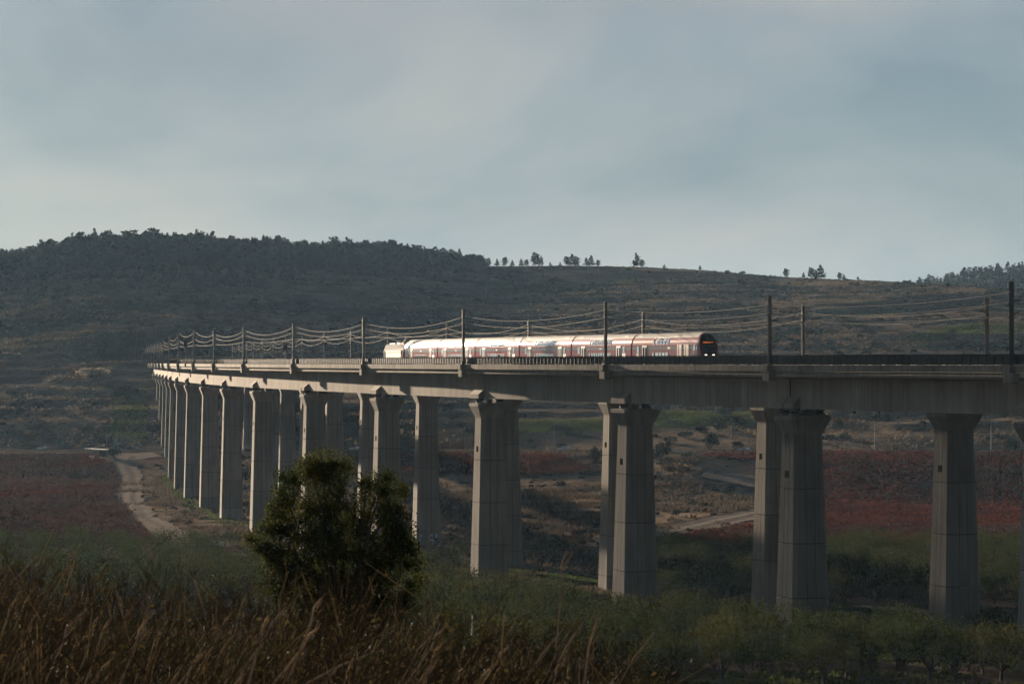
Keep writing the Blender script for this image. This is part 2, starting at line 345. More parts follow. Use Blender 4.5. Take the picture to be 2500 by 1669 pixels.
def hg(x, y, fine=True):
    """ground height above eye level"""
    x = np.asarray(x, float); y = np.asarray(y, float)
    v = np.interp(y, VP[:, 0], VP[:, 1]) + .5 * (fbm(x, y, 60, 3, 3) - .5) * sstep(250, 420, y) * 2
    v = v - .035 * np.clip(x - 10, 0, 400) * (1 - sstep(250, 380, y)) * sstep(20, 120, y)
    d = (y - road_y(x)) / 1.244
    rh = road_h(x)
    h = v + (rh - v) * sstep(-120, -9, d)
    # hill behind the road
    yc = np.maximum(y, 400.0); u = x / yc
    yr = 2250 + 120 * np.sin(u * 20 + 1) - 250 * sstep(.02, .16, u)
    E = np.interp(u, U_SK, E_SK)
    hr = E * yr
    dr = (yr - road_y(x)) / 1.244
    t = np.clip((d - 9) / np.maximum(dr - 9, 200), 0, 1.6)
    prof = np.where(t < 1, t * (1.12 - .12 * t), 1 - (t - 1) * 1.6)
    hill = rh + (hr - rh) * prof
    amp = sstep(.02, .12, t) * (1 - sstep(.86, .97, t))
    if fine:
        hill = hill + amp * (9 * (fbm(x, y, 220, 3, 21) - .5) + 5.0 * (fbm(x, y, 60, 3, 22) - .5))
        q = hill / 4.2 + 1.6 * fbm(x, y, 140, 2, 31); fr = q - np.floor(q)
        hill = hill + amp * .62 * 4.2 * (sstep(.25, .75, fr) - fr)
        hill = hill + amp * 1.1 * (fbm(x, y, 14, 3, 23) - .5)
    h = np.where(d > 9, hill, h)
    # far wooded hill to the right
    far = -60 + 142 * np.exp(-((x - 480) / 330) ** 2 - ((y - 3050) / 420) ** 2)
    h = np.where((y > 2300) & (far > h), far, h)
    # cutting of the tunnel portals and the flat apron in front of them
    ap = sstep(52, 36, np.abs(x + 168)) * sstep(1560, 1580, y) * (1 - sstep(1655, 1660, y))
    h = h + (np.minimum(h, -1.4) - h) * np.clip(ap, 0, 1)
    return h
def axis(parts):
    r = []
    for a, b, st in parts: r += list(np.arange(a, b, st))
    return np.array(r + [parts[-1][1]])
def grid_ground():
    xs = axis([(-1500, -460, 40), (-460, -250, 6), (-250, 250, 3.2), (250, 460, 6), (460, 1500, 40)])
    ys = axis([(-280, 300, 10), (300, 1000, 4), (1000, 1330, 3), (1330, 2420, 3.6), (2420, 3800, 25)])
    X, Y = np.meshgrid(xs, ys); H = hg(X, Y)
    nx, ny = len(xs), len(ys)
    i = np.arange(nx * ny).reshape(ny, nx)
    F = np.stack([i[:-1, :-1], i[:-1, 1:], i[1:, 1:], i[1:, :-1]], -1).reshape(-1, 4)
    V = np.stack([X.ravel(), Y.ravel(), H.ravel() + Z0], -1)
    return X, Y, H, V, F
def ray(px, py, lo=260., hi=2600.):
    """ground point seen at a pixel of the photograph"""
    u = (px - 1250) / FPX; e = (885 - py) / FPX
    ys = np.arange(lo, hi, 1.0); k = np.where(hg(u * ys, ys, False) >= e * ys)[0]
    y = ys[k[0]] if len(k) else hi
    return u * y, y
def rv(vx, vy, **k): return ray(vx / .9396, vy / .9396, **k)
def polyw(pts): return np.array([rv(a, b) for a, b in pts])
def inpoly(x, y, Pg):
    r = np.zeros(np.shape(x), bool); n = len(Pg); j = n - 1
    for i in range(n):
        xi, yi = Pg[i]; xj, yj = Pg[j]
        c = ((yi > y) != (yj > y)) & (x < (xj - xi) * (y - yi) / (yj - yi + 1e-9) + xi); r ^= c; j = i
    return r
# land cover outlines
VINE_L = polyw([(-160, 1046), (205, 1046), (250, 1062), (272, 1100), (262, 1140), (300, 1190), (330, 1222), (372, 1250), (-160, 1256)])
VINE_M = polyw([(900, 1042), (1290, 1046), (1330, 1066), (1375, 1086), (1240, 1092), (1060, 1088), (900, 1080)])
VINE_R = polyw([(1740, 1062), (1600, 1046), (1800, 1040), (2500, 1040), (2500, 1258), (1905, 1258), (1740, 1252), (1520, 1246), (1560, 1232), (1640, 1218), (1735, 1205), (1860, 1150), (1830, 1100)])
MEADOW = polyw([(1010, 1094), (1230, 1094), (1380, 1090), (1500, 1062), (1610, 1075), (1640, 1098), (1720, 1135), (1700, 1170), (1520, 1200), (1390, 1185), (1010, 1130)])
GREENS = [polyw(p) for p in ([(365, 1090), (385, 1088), (420, 1130), (500, 1180), (570, 1205), (570, 1216), (480, 1188), (400, 1138)],
                             [(1210, 1322), (1300, 1317), (1400, 1330), (1420, 1345), (1330, 1340), (1230, 1332)],
                             [(1080, 985), (1200, 962), (1400, 960), (1420, 985), (1300, 985), (1150, 1000)],
                             [(1420, 962), (1500, 940), (1735, 936), (1735, 968), (1560, 975), (1440, 985)],
                             [(2080, 780), (2140, 760), (2349, 745), (2420, 748), (2420, 775), (2220, 780), (2110, 800)],
                             [(900, 752), (1020, 738), (1150, 742), (1160, 758), (1000, 764)],
                             [(270, 880), (335, 880), (345, 1005), (310, 1020), (270, 990)],
                             [(1500, 1500), (1900, 1490), (2320, 1500), (2320, 1522), (1900, 1512), (1500, 1520)], [(1300, 1465), (1480, 1460), (1480, 1480), (1300, 1485)])]
gX, gY, gH, gV, gF = grid_ground()
def build_ground():
    x, y = gX.ravel(), gY.ravel()
    d = (y - road_y(x)) / 1.244
    n1 = fbm(x, y, 55, 4, 41); n2 = fbm(x, y * .55, 16, 3, 42); n3 = fbm(x, y, 240, 3, 43)
    dry = np.array([.140, .108, .080]); scrub = np.array([.036, .037, .035]); green = np.array([.046, .062, .020]); soil = np.array([.062, .046, .037]); rust = np.array([.062, .042, .031])
    w = np.clip((n1 - .38) / .24, 0, 1)[:, None]; col = scrub * (1 - w) + dry * w
    w2 = np.clip((n2 - .55) / .15, 0, 1)[:, None] * .5; col = col * (1 - w2) + rust * w2
    hm = (d > 0)
    w3 = (np.clip((n3 - .56) / .1, 0, 1) * hm)[:, None] * .35; col = col * (1 - w3) + green * .7 * w3
    for Pg in (VINE_L, VINE_R, VINE_M): k = inpoly(x, y, Pg); col[k] = soil * (.8 + .4 * n2[k, None])
    k = inpoly(x, y, MEADOW); col[k] = dry * (1.0 + .5 * n2[k, None])
    for j, Pg in enumerate(GREENS):
        k = inpoly(x + 10 * (n2 - .5), y + 50 * (n2 - .5), Pg); g = np.clip((n2 - .34) / .2, 0, 1)[k, None]; col[k] = col[k] * (1 - g) + green * g
    k = (y < 660) & (y > 290)
    for Pg in GREENS: k &= ~inpoly(x, y, Pg)
    g = (np.clip((n2 - .45) / .2, 0, 1) * .8)[:, None]; oc = soil * (1 - g) + green * .9 * g; col[k] = oc[k]
    me = mesh_np('ground', gV, gF, smooth=True)
    at = me.color_attributes.new('cover', 'FLOAT_COLOR', 'POINT')
    at.data.foreach_set('color', np.concatenate([col, np.ones((len(col), 1))], 1).astype(np.float32).ravel())
    m = mat('ground_cover', (.1, .08, .06), 1.0, 0, 0.0); t = m.node_tree; b = t.nodes['Principled BSDF']
    a = N(t, 'ShaderNodeAttribute', attribute_name='cover'); g = N(t, 'ShaderNodeNewGeometry')
    out = a.outputs['Color']
    for sc, lo, hi in ((.12, .6, 1.4), (.7, .6, 1.4), (2.5, .75, 1.25)):
        n = N(t, 'ShaderNodeTexNoise', i_Scale=sc, i_Detail=4.0, i_Roughness=.65); LK(t, g.outputs['Position'], n.inputs['Vector'])
        r = N(t, 'ShaderNodeMapRange'); r.inputs[1].default_value = .33; r.inputs[2].default_value = .67; r.inputs[3].default_value = lo; r.inputs[4].default_value = hi
        LK(t, n.outputs['Fac'], r.inputs[0]); v = N(t, 'ShaderNodeVectorMath', operation='SCALE'); LK(t, out, v.inputs[0]); LK(t, r.outputs[0], v.inputs['Scale']); out = v.outputs[0]
    LK(t, out, b.inputs['Base Color'])
    nb = N(t, 'ShaderNodeTexNoise', i_Scale=.9, i_Detail=5.0, i_Roughness=.7); LK(t, g.outputs['Position'], nb.inputs['Vector'])
    bp = N(t, 'ShaderNodeBump', i_Strength=.8, i_Distance=1.0); LK(t, nb.outputs['Fac'], bp.inputs['Height']); LK(t, bp.outputs[0], b.inputs['Normal'])
    me.materials.append(m)
    struct(link('ground', me))
build_ground()
def ribbon(name, pts, widths, m, lift=.05, step=4.0, nw=7, wob=0.0, rut=0.0):
    """a strip laid on the ground along a line of points"""
    pts = np.array(pts, float); L = np.concatenate([[0], np.cumsum(np.hypot(*np.diff(pts, axis=0).T))]); n = max(3, int(L[-1] / step)); s = np.linspace(0, L[-1], n)
    x = np.interp(s, L, pts[:, 0]); y = np.interp(s, L, pts[:, 1]); w = np.interp(s / L[-1], np.linspace(0, 1, len(widths)) if len(widths) != len(pts) else L / L[-1], widths)
    for _ in range(6): x[1:-1] = (x[:-2] + x[1:-1] * 2 + x[2:]) / 4; y[1:-1] = (y[:-2] + y[1:-1] * 2 + y[2:]) / 4
    tx, ty = np.gradient(x), np.gradient(y); l = np.hypot(tx, ty); tx, ty = tx / l, ty / l
    k = np.linspace(-.5, .5, nw)[None, :]
    ww = w[:, None] * (1 + wob * (np.stack([fbm(s, s * 0, 9, 2, 5)] * nw, 1) - .5))
    X = x[:, None] - ty[:, None] * k * ww; Y = y[:, None] + tx[:, None] * k * ww
    H = terrain_z(X, Y) + lift + (rut * (np.cos(4 * math.pi * k) * .5 + .5 + .6 * (fbm(X, Y, 2.5, 2, 6) - .5)) if rut else 0)
    i = np.arange(n * nw).reshape(n, nw); F = np.stack([i[:-1, :-1], i[1:, :-1], i[1:, 1:], i[:-1, 1:]], -1).reshape(-1, 4)
    return struct(link(name, mesh_np(name, np.stack([X.ravel(), Y.ravel(), H.ravel()], -1), F, [m], smooth=True)))
_xs, _ys, _Hg = gX[0], gY[:, 0], gH
def terrain_z(x, y):
    """height of the built ground mesh (bilinear), in world z"""
    x = np.asarray(x, float); y = np.asarray(y, float)
    i = np.clip(np.searchsorted(_xs, x) - 1, 0, len(_xs) - 2); j = np.clip(np.searchsorted(_ys, y) - 1, 0, len(_ys) - 2)
    fx = np.clip((x - _xs[i]) / (_xs[i+1] - _xs[i]), 0, 1); fy = np.clip((y - _ys[j]) / (_ys[j+1] - _ys[j]), 0, 1)
    return Z0 + (_Hg[j, i] * (1-fx) + _Hg[j, i+1] * fx) * (1-fy) + (_Hg[j+1, i] * (1-fx) + _Hg[j+1, i+1] * fx) * fy
def tz(x, y): return float(terrain_z(x, y))
# road, tracks
ribbon('road', [(x, road_y(x)) for x in np.linspace(-420, 420, 60)], [9.5, 9.5], M['asphalt'], .16, 3, 5)
ribbon('road_marking', [(x, road_y(x) - 4.6) for x in np.linspace(-420, 420, 60)], [.35, .35], M['linepaint'], .20, 3, 2)
def track(name, vpts, w):
    return ribbon(name, [rv(a, b) for a, b in vpts], w, M['dirt'], .10, 2.5, 17, .7, .22)
track('dirt_track', [(430, 1252), (395, 1230), (350, 1205), (315, 1180), (297, 1150), (300, 1120), (292, 1085), (278, 1066), (250, 1050)], [6, 8, 8.5, 8.5, 8, 8, 9, 12, 17])
ribbon('lay_by', [rv(230, 1052), rv(300, 1046), rv(360, 1042)], [26, 34, 26], M['dirt'], .10, 4, 9, .5)
track('dirt_track', [(1480, 1232), (1530, 1224), (1600, 1208), (1680, 1190), (1740, 1176), (1800, 1160)], [8, 10, 12, 12, 10, 8])
track('dirt_track', [(1860, 1128), (1780, 1118), (1720, 1104), (1660, 1094), (1610, 1088)], [9, 10, 10, 9, 6])
track('dirt_track', [(1500, 1338), (1620, 1338), (1740, 1348)], [5, 6, 5])
track('dirt_track', [(1960, 1392), (2060, 1400), (2160, 1412), (2300, 1428)], [4, 5, 5, 4])
track('footpath', [(1225, 676), (1262, 684), (1300, 694), (1322, 697)], [3, 3, 3, 2])

# ================================================================== viaducts
H_TOP, H_CAP0, H_LIP, H_CAP1, H_SOF = -9.2, -9.2, -7.32, -6.75, -5.9
A0, B0, CH = 2.3, 2.0, .5       # half sizes of the shaft at its top, along and across the track
def shaft_ring(a, b, z, g=0.0):
    """outline of the shaft with chamfered corners and two shallow vertical grooves in every face; g shrinks it at a pour joint"""
    a -= g; b -= g; c = CH; w, dp = .05, .07; r = []
    def side(p, q, nx, ny, half):
        # p -> q along a face, grooves at +-0.6 m
        ln = math.dist(p, q); ux, uy = (q[0]-p[0])/ln, (q[1]-p[1])/ln; mxp = ((p[0]+q[0])/2, (p[1]+q[1])/2)
        o = [p]
        for gp in (-.62, .62):
            for e, d in ((-w, 0), (-w, dp), (w, dp), (w, 0)):
                o.append((mxp[0] + ux*(gp+e) - nx*d, mxp[1] + uy*(gp+e) - ny*d))
        o.append(q); return o
    r += side((a, -b+c), (a, b-c), 1, 0, b)
    r += side((a-c, b), (-a+c, b), 0, 1, a)
    r += side((-a, b-c), (-a, -b+c), -1, 0, b)
    r += side((-a+c, -b), (a-c, -b), 0, -1, a)
    return [(x, y, z) for x, y in r]
PIER_N = 0
def make_pier(s, o_c, label, group, joint=False, extra=None):
    global PIER_N
    c = P(s, o_c); zg = min(tz(c.x + dx, c.y + dy) for dx in (-2, 2) for dy in (-2, 2)) - .4
    t = thing('viaduct_pier', label, 'bridge pier', (c.x, c.y, zg), HD(s), group)
    top = Z0 + H_TOP - zg
    near = 1 if o_c < 15 else 1
    lv = []; z = top
    joints = []
    zz = top - 7.0
    while zz > 2.0: joints.append(zz); zz -= 7.0
    wz0, wz1 = top - 5.62, top - 4.72
    zs = [(top, 0), (wz1, 0), (wz0, 0)]
    for j in joints: zs += [(j + .075, 0), (j + .06, .10), (j - .06, .10), (j - .075, 0)]
    zs.append((0, 0))
    R = []
    for z, g in zs:
        k = (top - z) / 36.0
        R.append(shaft_ring(A0 + k, B0 + k * .95, z, g))
    mb = MB(); n = len(R[0]); i0 = len(mb.v)
    for r in R: mb.v += r
    mid = 10 + 4            # segment of the +y face between its two grooves
    for a in range(len(R) - 1):
        for k in range(n):
            k2 = (k + 1) % n
            q = (a*n+k, (a+1)*n+k, (a+1)*n+k2, a*n+k2)
            if a == 1 and k == mid:
                P4 = [Vector(mb.v[x]) for x in q]; dn = Vector((0, -.9, 0)); j = len(mb.v)
                # opening narrower than the panel: reveal
                cx = sum((p for p in P4), Vector()) / 4
                mb.v += [tuple(p + dn) for p in P4]
                for e in range(4):
                    mb.f.append((q[e], q[(e+1) % 4], j + (e+1) % 4, j + e)); mb.m.append(0)
                mb.f.append((j, j+1, j+2, j+3)); mb.m.append(1)
                continue
            mb.f.append(q); mb.m.append(2 if zs[a][1] > 0 and zs[a+1][1] > 0 else 2 if k % 10 in (2, 6) else 0)
    mb.f.append(tuple(range(n))); mb.m.append(0)
    sh = mb.build('shaft', [M['conc'], M['recess_shade'], M['conc_stain']], t)
    cp = MB()
    def oct_(a, b, c, z): return [(a, -b+c, z), (a, b-c, z), (a-c, b, z), (-a+c, b, z), (-a, b-c, z), (-a, -b+c, z), (-a+c, -b, z), (a-c, -b, z)]
    cp.rings([oct_(A0+.05, B0+.05, CH, top), oct_(A0+.05, B0+.05, CH, top+.12), oct_(3.06, 2.74, .28, Z0+H_LIP-zg), oct_(3.1, 2.78, .25, Z0+H_LIP-zg+.02), oct_(3.1, 2.78, .25, Z0+H_CAP1-zg)])
    cp.build('cap', M['conc'], t)
    zb = Z0 + H_CAP1 - zg; zt = Z0 + H_SOF - zg
    for yy in (-1.75, 1.75):
        for xx in ((-1.4, 1.4) if joint else (0,)):
            b = MB(); b.box(xx-.55, xx+.55, yy-.55, yy+.55, zb - .02, zb + .28, 0)
            b.rings([[(xx + r * math.cos(q * math.pi / 8), yy + r * math.sin(q * math.pi / 8), z) for q in range(16)] for r, z in ((.62, zb+.28), (.62, zb+.42), (.4, zb+.5), (.75, zb+.62), (.75, zt))], 1)
            b.build('bearing', [M['conc'], M['bearing']], t)
    k = MB(); k.box(-.5, .5, -.35, .35, zb - .02, zt - .12); k.build('shear_block', M['conc'], t)
    return t
def on(parent, o):
    o.matrix_parent_inverse = Matrix.Translation(-parent.location); return o
def sweep(sec, s0, s1, step=6.0, m=0, mb=None, caps=True):
    """sweeps a section of (offset, height) points along the alignment"""
    mb = mb or MB(); n = max(2, int(math.ceil((s1 - s0) / step)) + 1)
    mb.rings([[P(s, o, h) for o, h in sec] for s in np.linspace(s0, s1, n)], m, caps); return mb
def mir(sec, D): return [(D - o, h) for o, h in reversed(sec)] if D else list(sec)
EDGE = [(.50, -1.14), (.50, -1.44), (.41, -1.50), (.41, -1.79)]
SLAB = EDGE + [(2.74, -2.12), (6.16, -2.12), (8.49, -1.79), (8.49, -1.14), (8.2, -1.0), (.70, -1.0)]
BOX = [(2.75, -2.13), (2.75, -5.9), (6.15, -5.9), (6.15, -2.13)]
def make_viaduct(name, label, SP, D, joints, detail):
    a, b = SP[0], SP[-1]
    s0 = -45.0 if not D else -5.0
    base = P(a, D, -38)
    t = thing(name, label, 'viaduct', base)
    cut = [s0] + [s - (.35 if not D else -1.) for s in SP if s > s0 + 5] + [S_END]
    for i in range(len(cut) - 1):
        g0 = .22 if i in joints else .012; g1 = .22 if (i + 1) in joints else .012
        on(t, sweep(mir(BOX, D), cut[i] + g0, cut[i+1] - g1).build('girder', M['conc_girder'], t))
        on(t, sweep(mir(SLAB, D), cut[i] + .01, cut[i+1] - .01).build('deck_slab', M['conc_panel'], t))
        if i in joints: on(t, sweep(mir([(2.80, -2.14), (2.80, -5.84), (6.10, -5.84), (6.10, -2.14)], D), cut[i] - .2, cut[i] + .2).build('joint_gap_shade', M['recess_shade'], t))  # dark filler added inside the girder gap to stand for its deep shade
    # house shaped blocks under the web at every pier
    for j, s in enumerate(cut[1:-1]):
        spl = (j + 1) in joints
        for q in ((-3.0, -.25), (.25, 3.0)) if spl else ((-2.9, 2.9),):
            for sec in ([(2.752, -4.35), (1.72, -5.25), (1.72, -5.92), (2.752, -5.92)], [(6.148, -5.92), (7.18, -5.92), (7.18, -5.25), (6.148, -4.35)]):
                on(t, sweep(mir(sec, D), s + q[0], s + q[1], 6).build('diaphragm', M['conc_girder'], t))
    on(t, sweep(mir([(1.9, -1.0), (2.4, -.66), (6.5, -.66), (7.0, -1.0)], D), s0, S_END, 8).build('ballast_bed', M['ballast'], t))
    for oc in (3.73, 5.165):
        on(t, sweep(mir([(oc - .05, -.66), (oc - .04, -.44), (oc + .04, -.44), (oc + .05, -.66)], D), s0, S_END, 8).build('rail', M['rail'], t))
    # parapet panels, railing posts and infill on the outer edges
    pn = MB(); pn.box(-2.33, 2.33, 0, .19, -1.10, -.30); pn_me = pn.mesh('parapet_panel', [M['conc_panel']])
    po = MB(); po.box(-.035, .035, -.04, .04, -.30, .94); po.box(-.07, .07, -.07, .07, -.30, -.27); po_me = po.mesh('railing_post', [M['rail_steel']])
    inf = MB(); k = 9; wd = 1.70 / k
    for q in range(k):
        x0 = -.85 + q * wd; inf.box(x0 + .012, x0 + wd - .045, 0, .02, -.17, .86)
    inf.box(-.899, .899, -.022, -.012, -.17, .86)
    inf_me = inf.mesh('infill_panel', [M['mesh_panel']])
    for side in (0, 1):
        outer = (side == 0)
        def place(me, nm, s, o, lim):
            th = HD(s); rz = th if side == 0 else th + math.pi
            oo = o if side == 0 else 8.9 - o
            if D: oo = D - oo; rz += math.pi
            p = P(s, oo)
            return on(t, link(nm, me, t, p, rz))
        def merged(me, nm, ss, o, mname):
            V0 = np.array([v.co[:] for v in me.vertices]); F0 = [tuple(p.vertices) for p in me.polygons]; V = []; F = []
            for s in ss:
                th = HD(s); rz = th if side == 0 else th + math.pi
                oo = o if side == 0 else 8.9 - o
                if D: oo = D - oo; rz += math.pi
                p = P(s, oo); c_, s_ = math.cos(rz), math.sin(rz); i = len(V) * len(V0)
                V.append(np.stack([V0[:,0]*c_ - V0[:,1]*s_ + p.x, V0[:,0]*s_ + V0[:,1]*c_ + p.y, V0[:,2] + p.z], 1)); F += [tuple(i + q for q in f) for f in F0]
            if V: 
                o_ = on(t, link(nm, mesh_np(nm, np.concatenate(V), np.array(F), [M[mname]]), t)); o_['kind'] = 'stuff'
        PS = np.arange(s0 + 2.4, S_END, 4.7); RS = np.arange(s0 + .9, S_END, 1.8)
        if detail and outer:
            for s in PS[:285]: place(pn_me, 'parapet_panel', s, .26, 0)
            for s in RS[:292]: place(po_me, 'railing_post', s, .36, 0)
            for s in RS[:292]: place(inf_me, 'infill_panel', s + .9, .44, 0)
            merged(pn_me, 'parapet_row', PS[285:], .26, 'conc_panel'); merged(po_me, 'post_row', RS[292:], .36, 'rail_steel'); merged(inf_me, 'infill_row', RS[292:] + .9, .44, 'mesh_panel')
        else:
            merged(pn_me, 'parapet_row', PS, .26, 'conc_panel'); merged(po_me, 'post_row', RS, .36, 'rail_steel'); merged(inf_me, 'infill_row', RS + .9, .44, 'mesh_panel')
        for h0, h1, nm in ((.90, .975, 'handrail'), (-.235, -.165, 'bottom_rail')):
            sec = [(.30, h0), (.42, h0), (.42, h1), (.30, h1)]
            sec = sec if side == 0 else [(8.9 - o, h) for o, h in sec][::-1]
            on(t, sweep(mir(sec, D)[::-1], s0, S_END, 8).build(nm, M['rail_steel'], t))
    # corbels that carry the masts
    co = MB(); co.box(-.75, .75, -.25, .72, -1.16, -.32); co.box(-1.25, .85, -.25, .66, -2.35, -1.16); co.box(-.45, .45, -.1, .6, -.32, -.22)
    cm = co.mesh('mast_corbel', [M['conc_panel']])
    for s in SP:
        p = P(s, D); rz = HD(s) + (math.pi if D else 0)
        on(t, link('mast_corbel', cm, t, p, rz))
    return t
NV = make_viaduct('railway_viaduct', 'nearer concrete viaduct carrying the red train over the valley', S_NEAR, 0, (2, 6, 10, 14), True)
FV = make_viaduct('railway_viaduct', 'farther parallel concrete viaduct, mostly hidden behind the nearer one', S_FAR, D_FAR, (3, 7, 11), False)
NP_, FP_ = [], []
for i, s in enumerate(S_NEAR):
    NP_.append(make_pier(s - .35, 4.45, 'pier under the nearer viaduct, %s from the right edge of the photo' % ORD[i], 'piers of the nearer viaduct', i in (1, 5, 9, 13)))
for i, s in enumerate(S_FAR):
    FP_.append(make_pier(s + 1.0, D_FAR - 4.45, 'pier of the farther viaduct behind the nearer row, %s from the right' % ORD[i], 'piers of the farther viaduct', i in (2, 6, 10)))

# ------------------------------------------------------------------ overhead line masts and wires
TOPN = [9.07, 8.61, 8.81, 8.78, 8.53, 8.44, 8.46, 8.53, 8.76, 8.69, 8.38] + [8.3] * 7
TOPF = [8.78, 8.83, 8.96, 8.57, 8.57, 8.52, 8.53, 8.85, 8.1, 8.37, 8.05, 8.47, 8.36, 8.3, 8.3, 8.3]
W1 = [7.9, 7.5, 7.72, 7.7, 7.45, 7.65, 7.6, 7.3, 8.6, 8.55, 7.3] + [7.3] * 7
W2 = [6.8, 6.4, 6.62, 6.62, 6.45, 6.6, 6.55, 6.35, 6.5, 6.5, 6.2] + [6.2] * 7
W3 = [5.2, 5.0, 4.85, 5.05, 4.9, 5.0, 4.9, 4.65, 4.93, 4.9, 4.6] + [4.6] * 7
F1 = [7.55, 7.6, 7.5, 7.45, 7.5, 7.45, 7.4, 7.4, 7.3] + [7.25] * 7
F2 = [6.45, 6.5, 6.4, 6.3, 6.3, 6.1, 6.1, 6.1, 6.0] + [6.0] * 7
def make_mast(s, D, top, w, label, group, anchor=False):
    p = P(s, D); side = -1 if not D else 1        # local -y points towards the track for near masts
    t = thing('catenary_mast', label, 'railway mast', (p.x, p.y, Z0 - .22), HD(s), group)
    H = top + .22
    m = MB(); m.box(-.20, -.165, -.20, .20, 0, H); m.box(.165, .20, -.20, .20, 0, H); m.box(-.165, .165, -.014, .014, 0, H)
    m.box(-.20, .20, -.20, .20, H, H + .02)
    m.build('post', M['steel'], t)
    b = MB(); b.box(-.38, .38, -.34, .34, 0, .06); 
    for xx in (-.3, .3):
        for yy in (-.26, .26): b.bar((xx, yy, .06), (xx, yy, .22), .035, 5)
    for xx in (-.2, .2): b.box(xx - .012, xx + .012, -.34, .34, .06, .5)
    b.build('base_plate', M['steel'], t)
    ys = side
    c = MB(); zz = .22
    c.bar((0, .2*ys, 5.35+zz), (0, 4.3*ys, 7.05+zz), .04, 5); c.bar((0, .2*ys, 6.95+zz), (0, 4.2*ys, 6.98+zz), .03, 5)
    c.bar((0, 1.5*ys, 5.95+zz), (0, 4.7*ys, 5.25+zz), .028, 5); c.bar((0, 2.4*ys, 6.97+zz), (0, 2.2*ys, 5.8+zz), .02, 4)
    c.build('cantilever', M['steel'], t)
    for (y0, z0, y1, z1) in ((.35, 5.42, .95, 5.67), (.35, 6.95, .95, 6.955)):
        i = MB()
        for q in range(5):
            f = q / 4; i.bar((0, (y0 + (y1-y0)*f)*ys, z0 + (z1-z0)*f + zz), (0, (y0 + (y1-y0)*(f+.12))*ys, z0 + (z1-z0)*(f+.12) + zz), .09, 7)
        i.build('insulator', M['insul'], t)
    for h in w:
        br = MB(); br.box(-.26, .26, -.24, .24, h + zz - .05, h + zz + .05); br.bar((0, -.3*ys, h+zz), (0, -.3*ys, h+zz-.3), .05, 6)
        br.build('wire_bracket', M['steel'], t)
    if anchor:
        a = MB()
        for q in range(6): a.box(-.30, .30, -.28, .28, top - .4 - q * .55, top - .3 - q * .55)
        a.build('anchor_band', M['galv'], t)
    return t
for i, s in enumerate(S_NEAR):
    make_mast(s, 0, TOPN[i], (W1[i], W2[i], W3[i]), 'dark catenary mast on the near deck edge, %s from the right' % ORD[i], 'masts on the nearer viaduct', i in (4, 7))
for i, s in enumerate(S_FAR):
    make_mast(s, D_FAR, TOPF[i], (F1[i], F2[i]), 'mast on the farther viaduct behind the train line, %s from the right' % ORD[i], 'masts on the farther viaduct', i in (3, 6))
def wire_line(name, label, SP, o, hs, sag, r, ext=None, gap=0.0, D=0):
    mb = MB()
    SP2 = list(SP); H2 = list(hs)
    if not D: SP2 = [-58.0] + SP2; H2 = [H2[0]] + H2
    else: SP2 = [14.0] + SP2; H2 = [H2[0]] + H2
    for i in range(len(SP2) - 1):
        a, b = SP2[i] + (.35 if gap else 0), SP2[i+1] - gap; n = 16; R = []
        for k in range(n + 1):
            f = k / n; s = a + (b - a) * f; L = (SP2[i+1] - SP2[i]) / 72.0
            h = H2[i] + (H2[i+1] - H2[i]) * f - 4 * sag * L * L * f * (1 - f)
            c = P(s, o, h); th = HD(s); nx, ny = math.sin(th), -math.cos(th)
            R.append([(c.x + nx*r*math.cos(q), c.y + ny*r*math.cos(q), c.z + r*math.sin(q)) for q in (0.5, 2.07, 3.64, 5.21)])
        mb.rings(R, 0, True)
    return tag(mb.build(name, M['wire']), label, 'overhead wire')
wire_line('feeder_wire', 'topmost sagging wire strung along the near masts', S_NEAR, 0.3, W1, 1.15, .031)
wire_line('feeder_wire', 'middle sagging wire strung along the near masts', S_NEAR, 0.3, W2, 1.1, .031)
wire_line('feeder_wire', 'lowest and flattest wire along the near masts, just above the train roof', S_NEAR, 0.3, W3, .35, .029)
wire_line('feeder_wire', 'upper sagging wire along the masts of the farther viaduct', S_FAR, D_FAR - .3, F1, 1.2, .031, gap=2.5, D=1)
wire_line('feeder_wire', 'lower sagging wire along the masts of the farther viaduct', S_FAR, D_FAR - .3, F2, 1.2, .031, gap=2.5, D=1)
def catenary(label, SP, oc):
    p = P(SP[0], oc); t = thing('catenary_line', label, 'overhead wire', (p.x, p.y, Z0 + 5))
    me = MB(); dr = MB(); ct = MB(); r = .012
    SPx = [SP[0] - 55] + list(SP)
    for i in range(len(SPx) - 1):
        a, b = SPx[i], SPx[i+1]; pts = []
        for k in range(13):
            f = k / 12; s = a + (b - a) * f; pts.append((P(s, oc, 6.75 - 4 * .75 * f * (1 - f)), P(s, oc, 5.25)))
        for k in range(12):
            me.bar(pts[k][0], pts[k+1][0], r, 3); ct.bar(pts[k][1], pts[k+1][1], r, 3)
            if k: dr.bar(pts[k][0], pts[k][1], .006, 3)
    on(t, me.build('messenger_wire', M['wire_dark'], t)); on(t, ct.build('contact_wire', M['wire_dark'], t)); on(t, dr.build('dropper_wires', M['wire_dark'], t))
catenary('thin dark catenary above the train track of the nearer viaduct', S_NEAR, 4.45)
catenary('thin dark catenary above the track of the farther viaduct', S_FAR, D_FAR - 4.45)
def signal_post(s, o, h, label):
    p = P(s, o); t = thing('railway_signal', label, 'railway signal', (p.x, p.y, Z0 - 1.3), HD(s))
    m = MB(); m.bar((0, 0, 0), (0, 0, h + 1.3), .07, 8); m.build('post', M['steel'], t)
    m = MB(); m.box(-.2, .2, -.45, .45, h + .0, h + 1.75); m.box(-.26, -.2, -.55, .55, h - .1, h + 1.85); m.build('signal_head', M['dark'], t)
    m = MB(); m.box(-.3, .3, -.3, .3, 0, 1.2); m.build('cabinet', M['dark'], t)
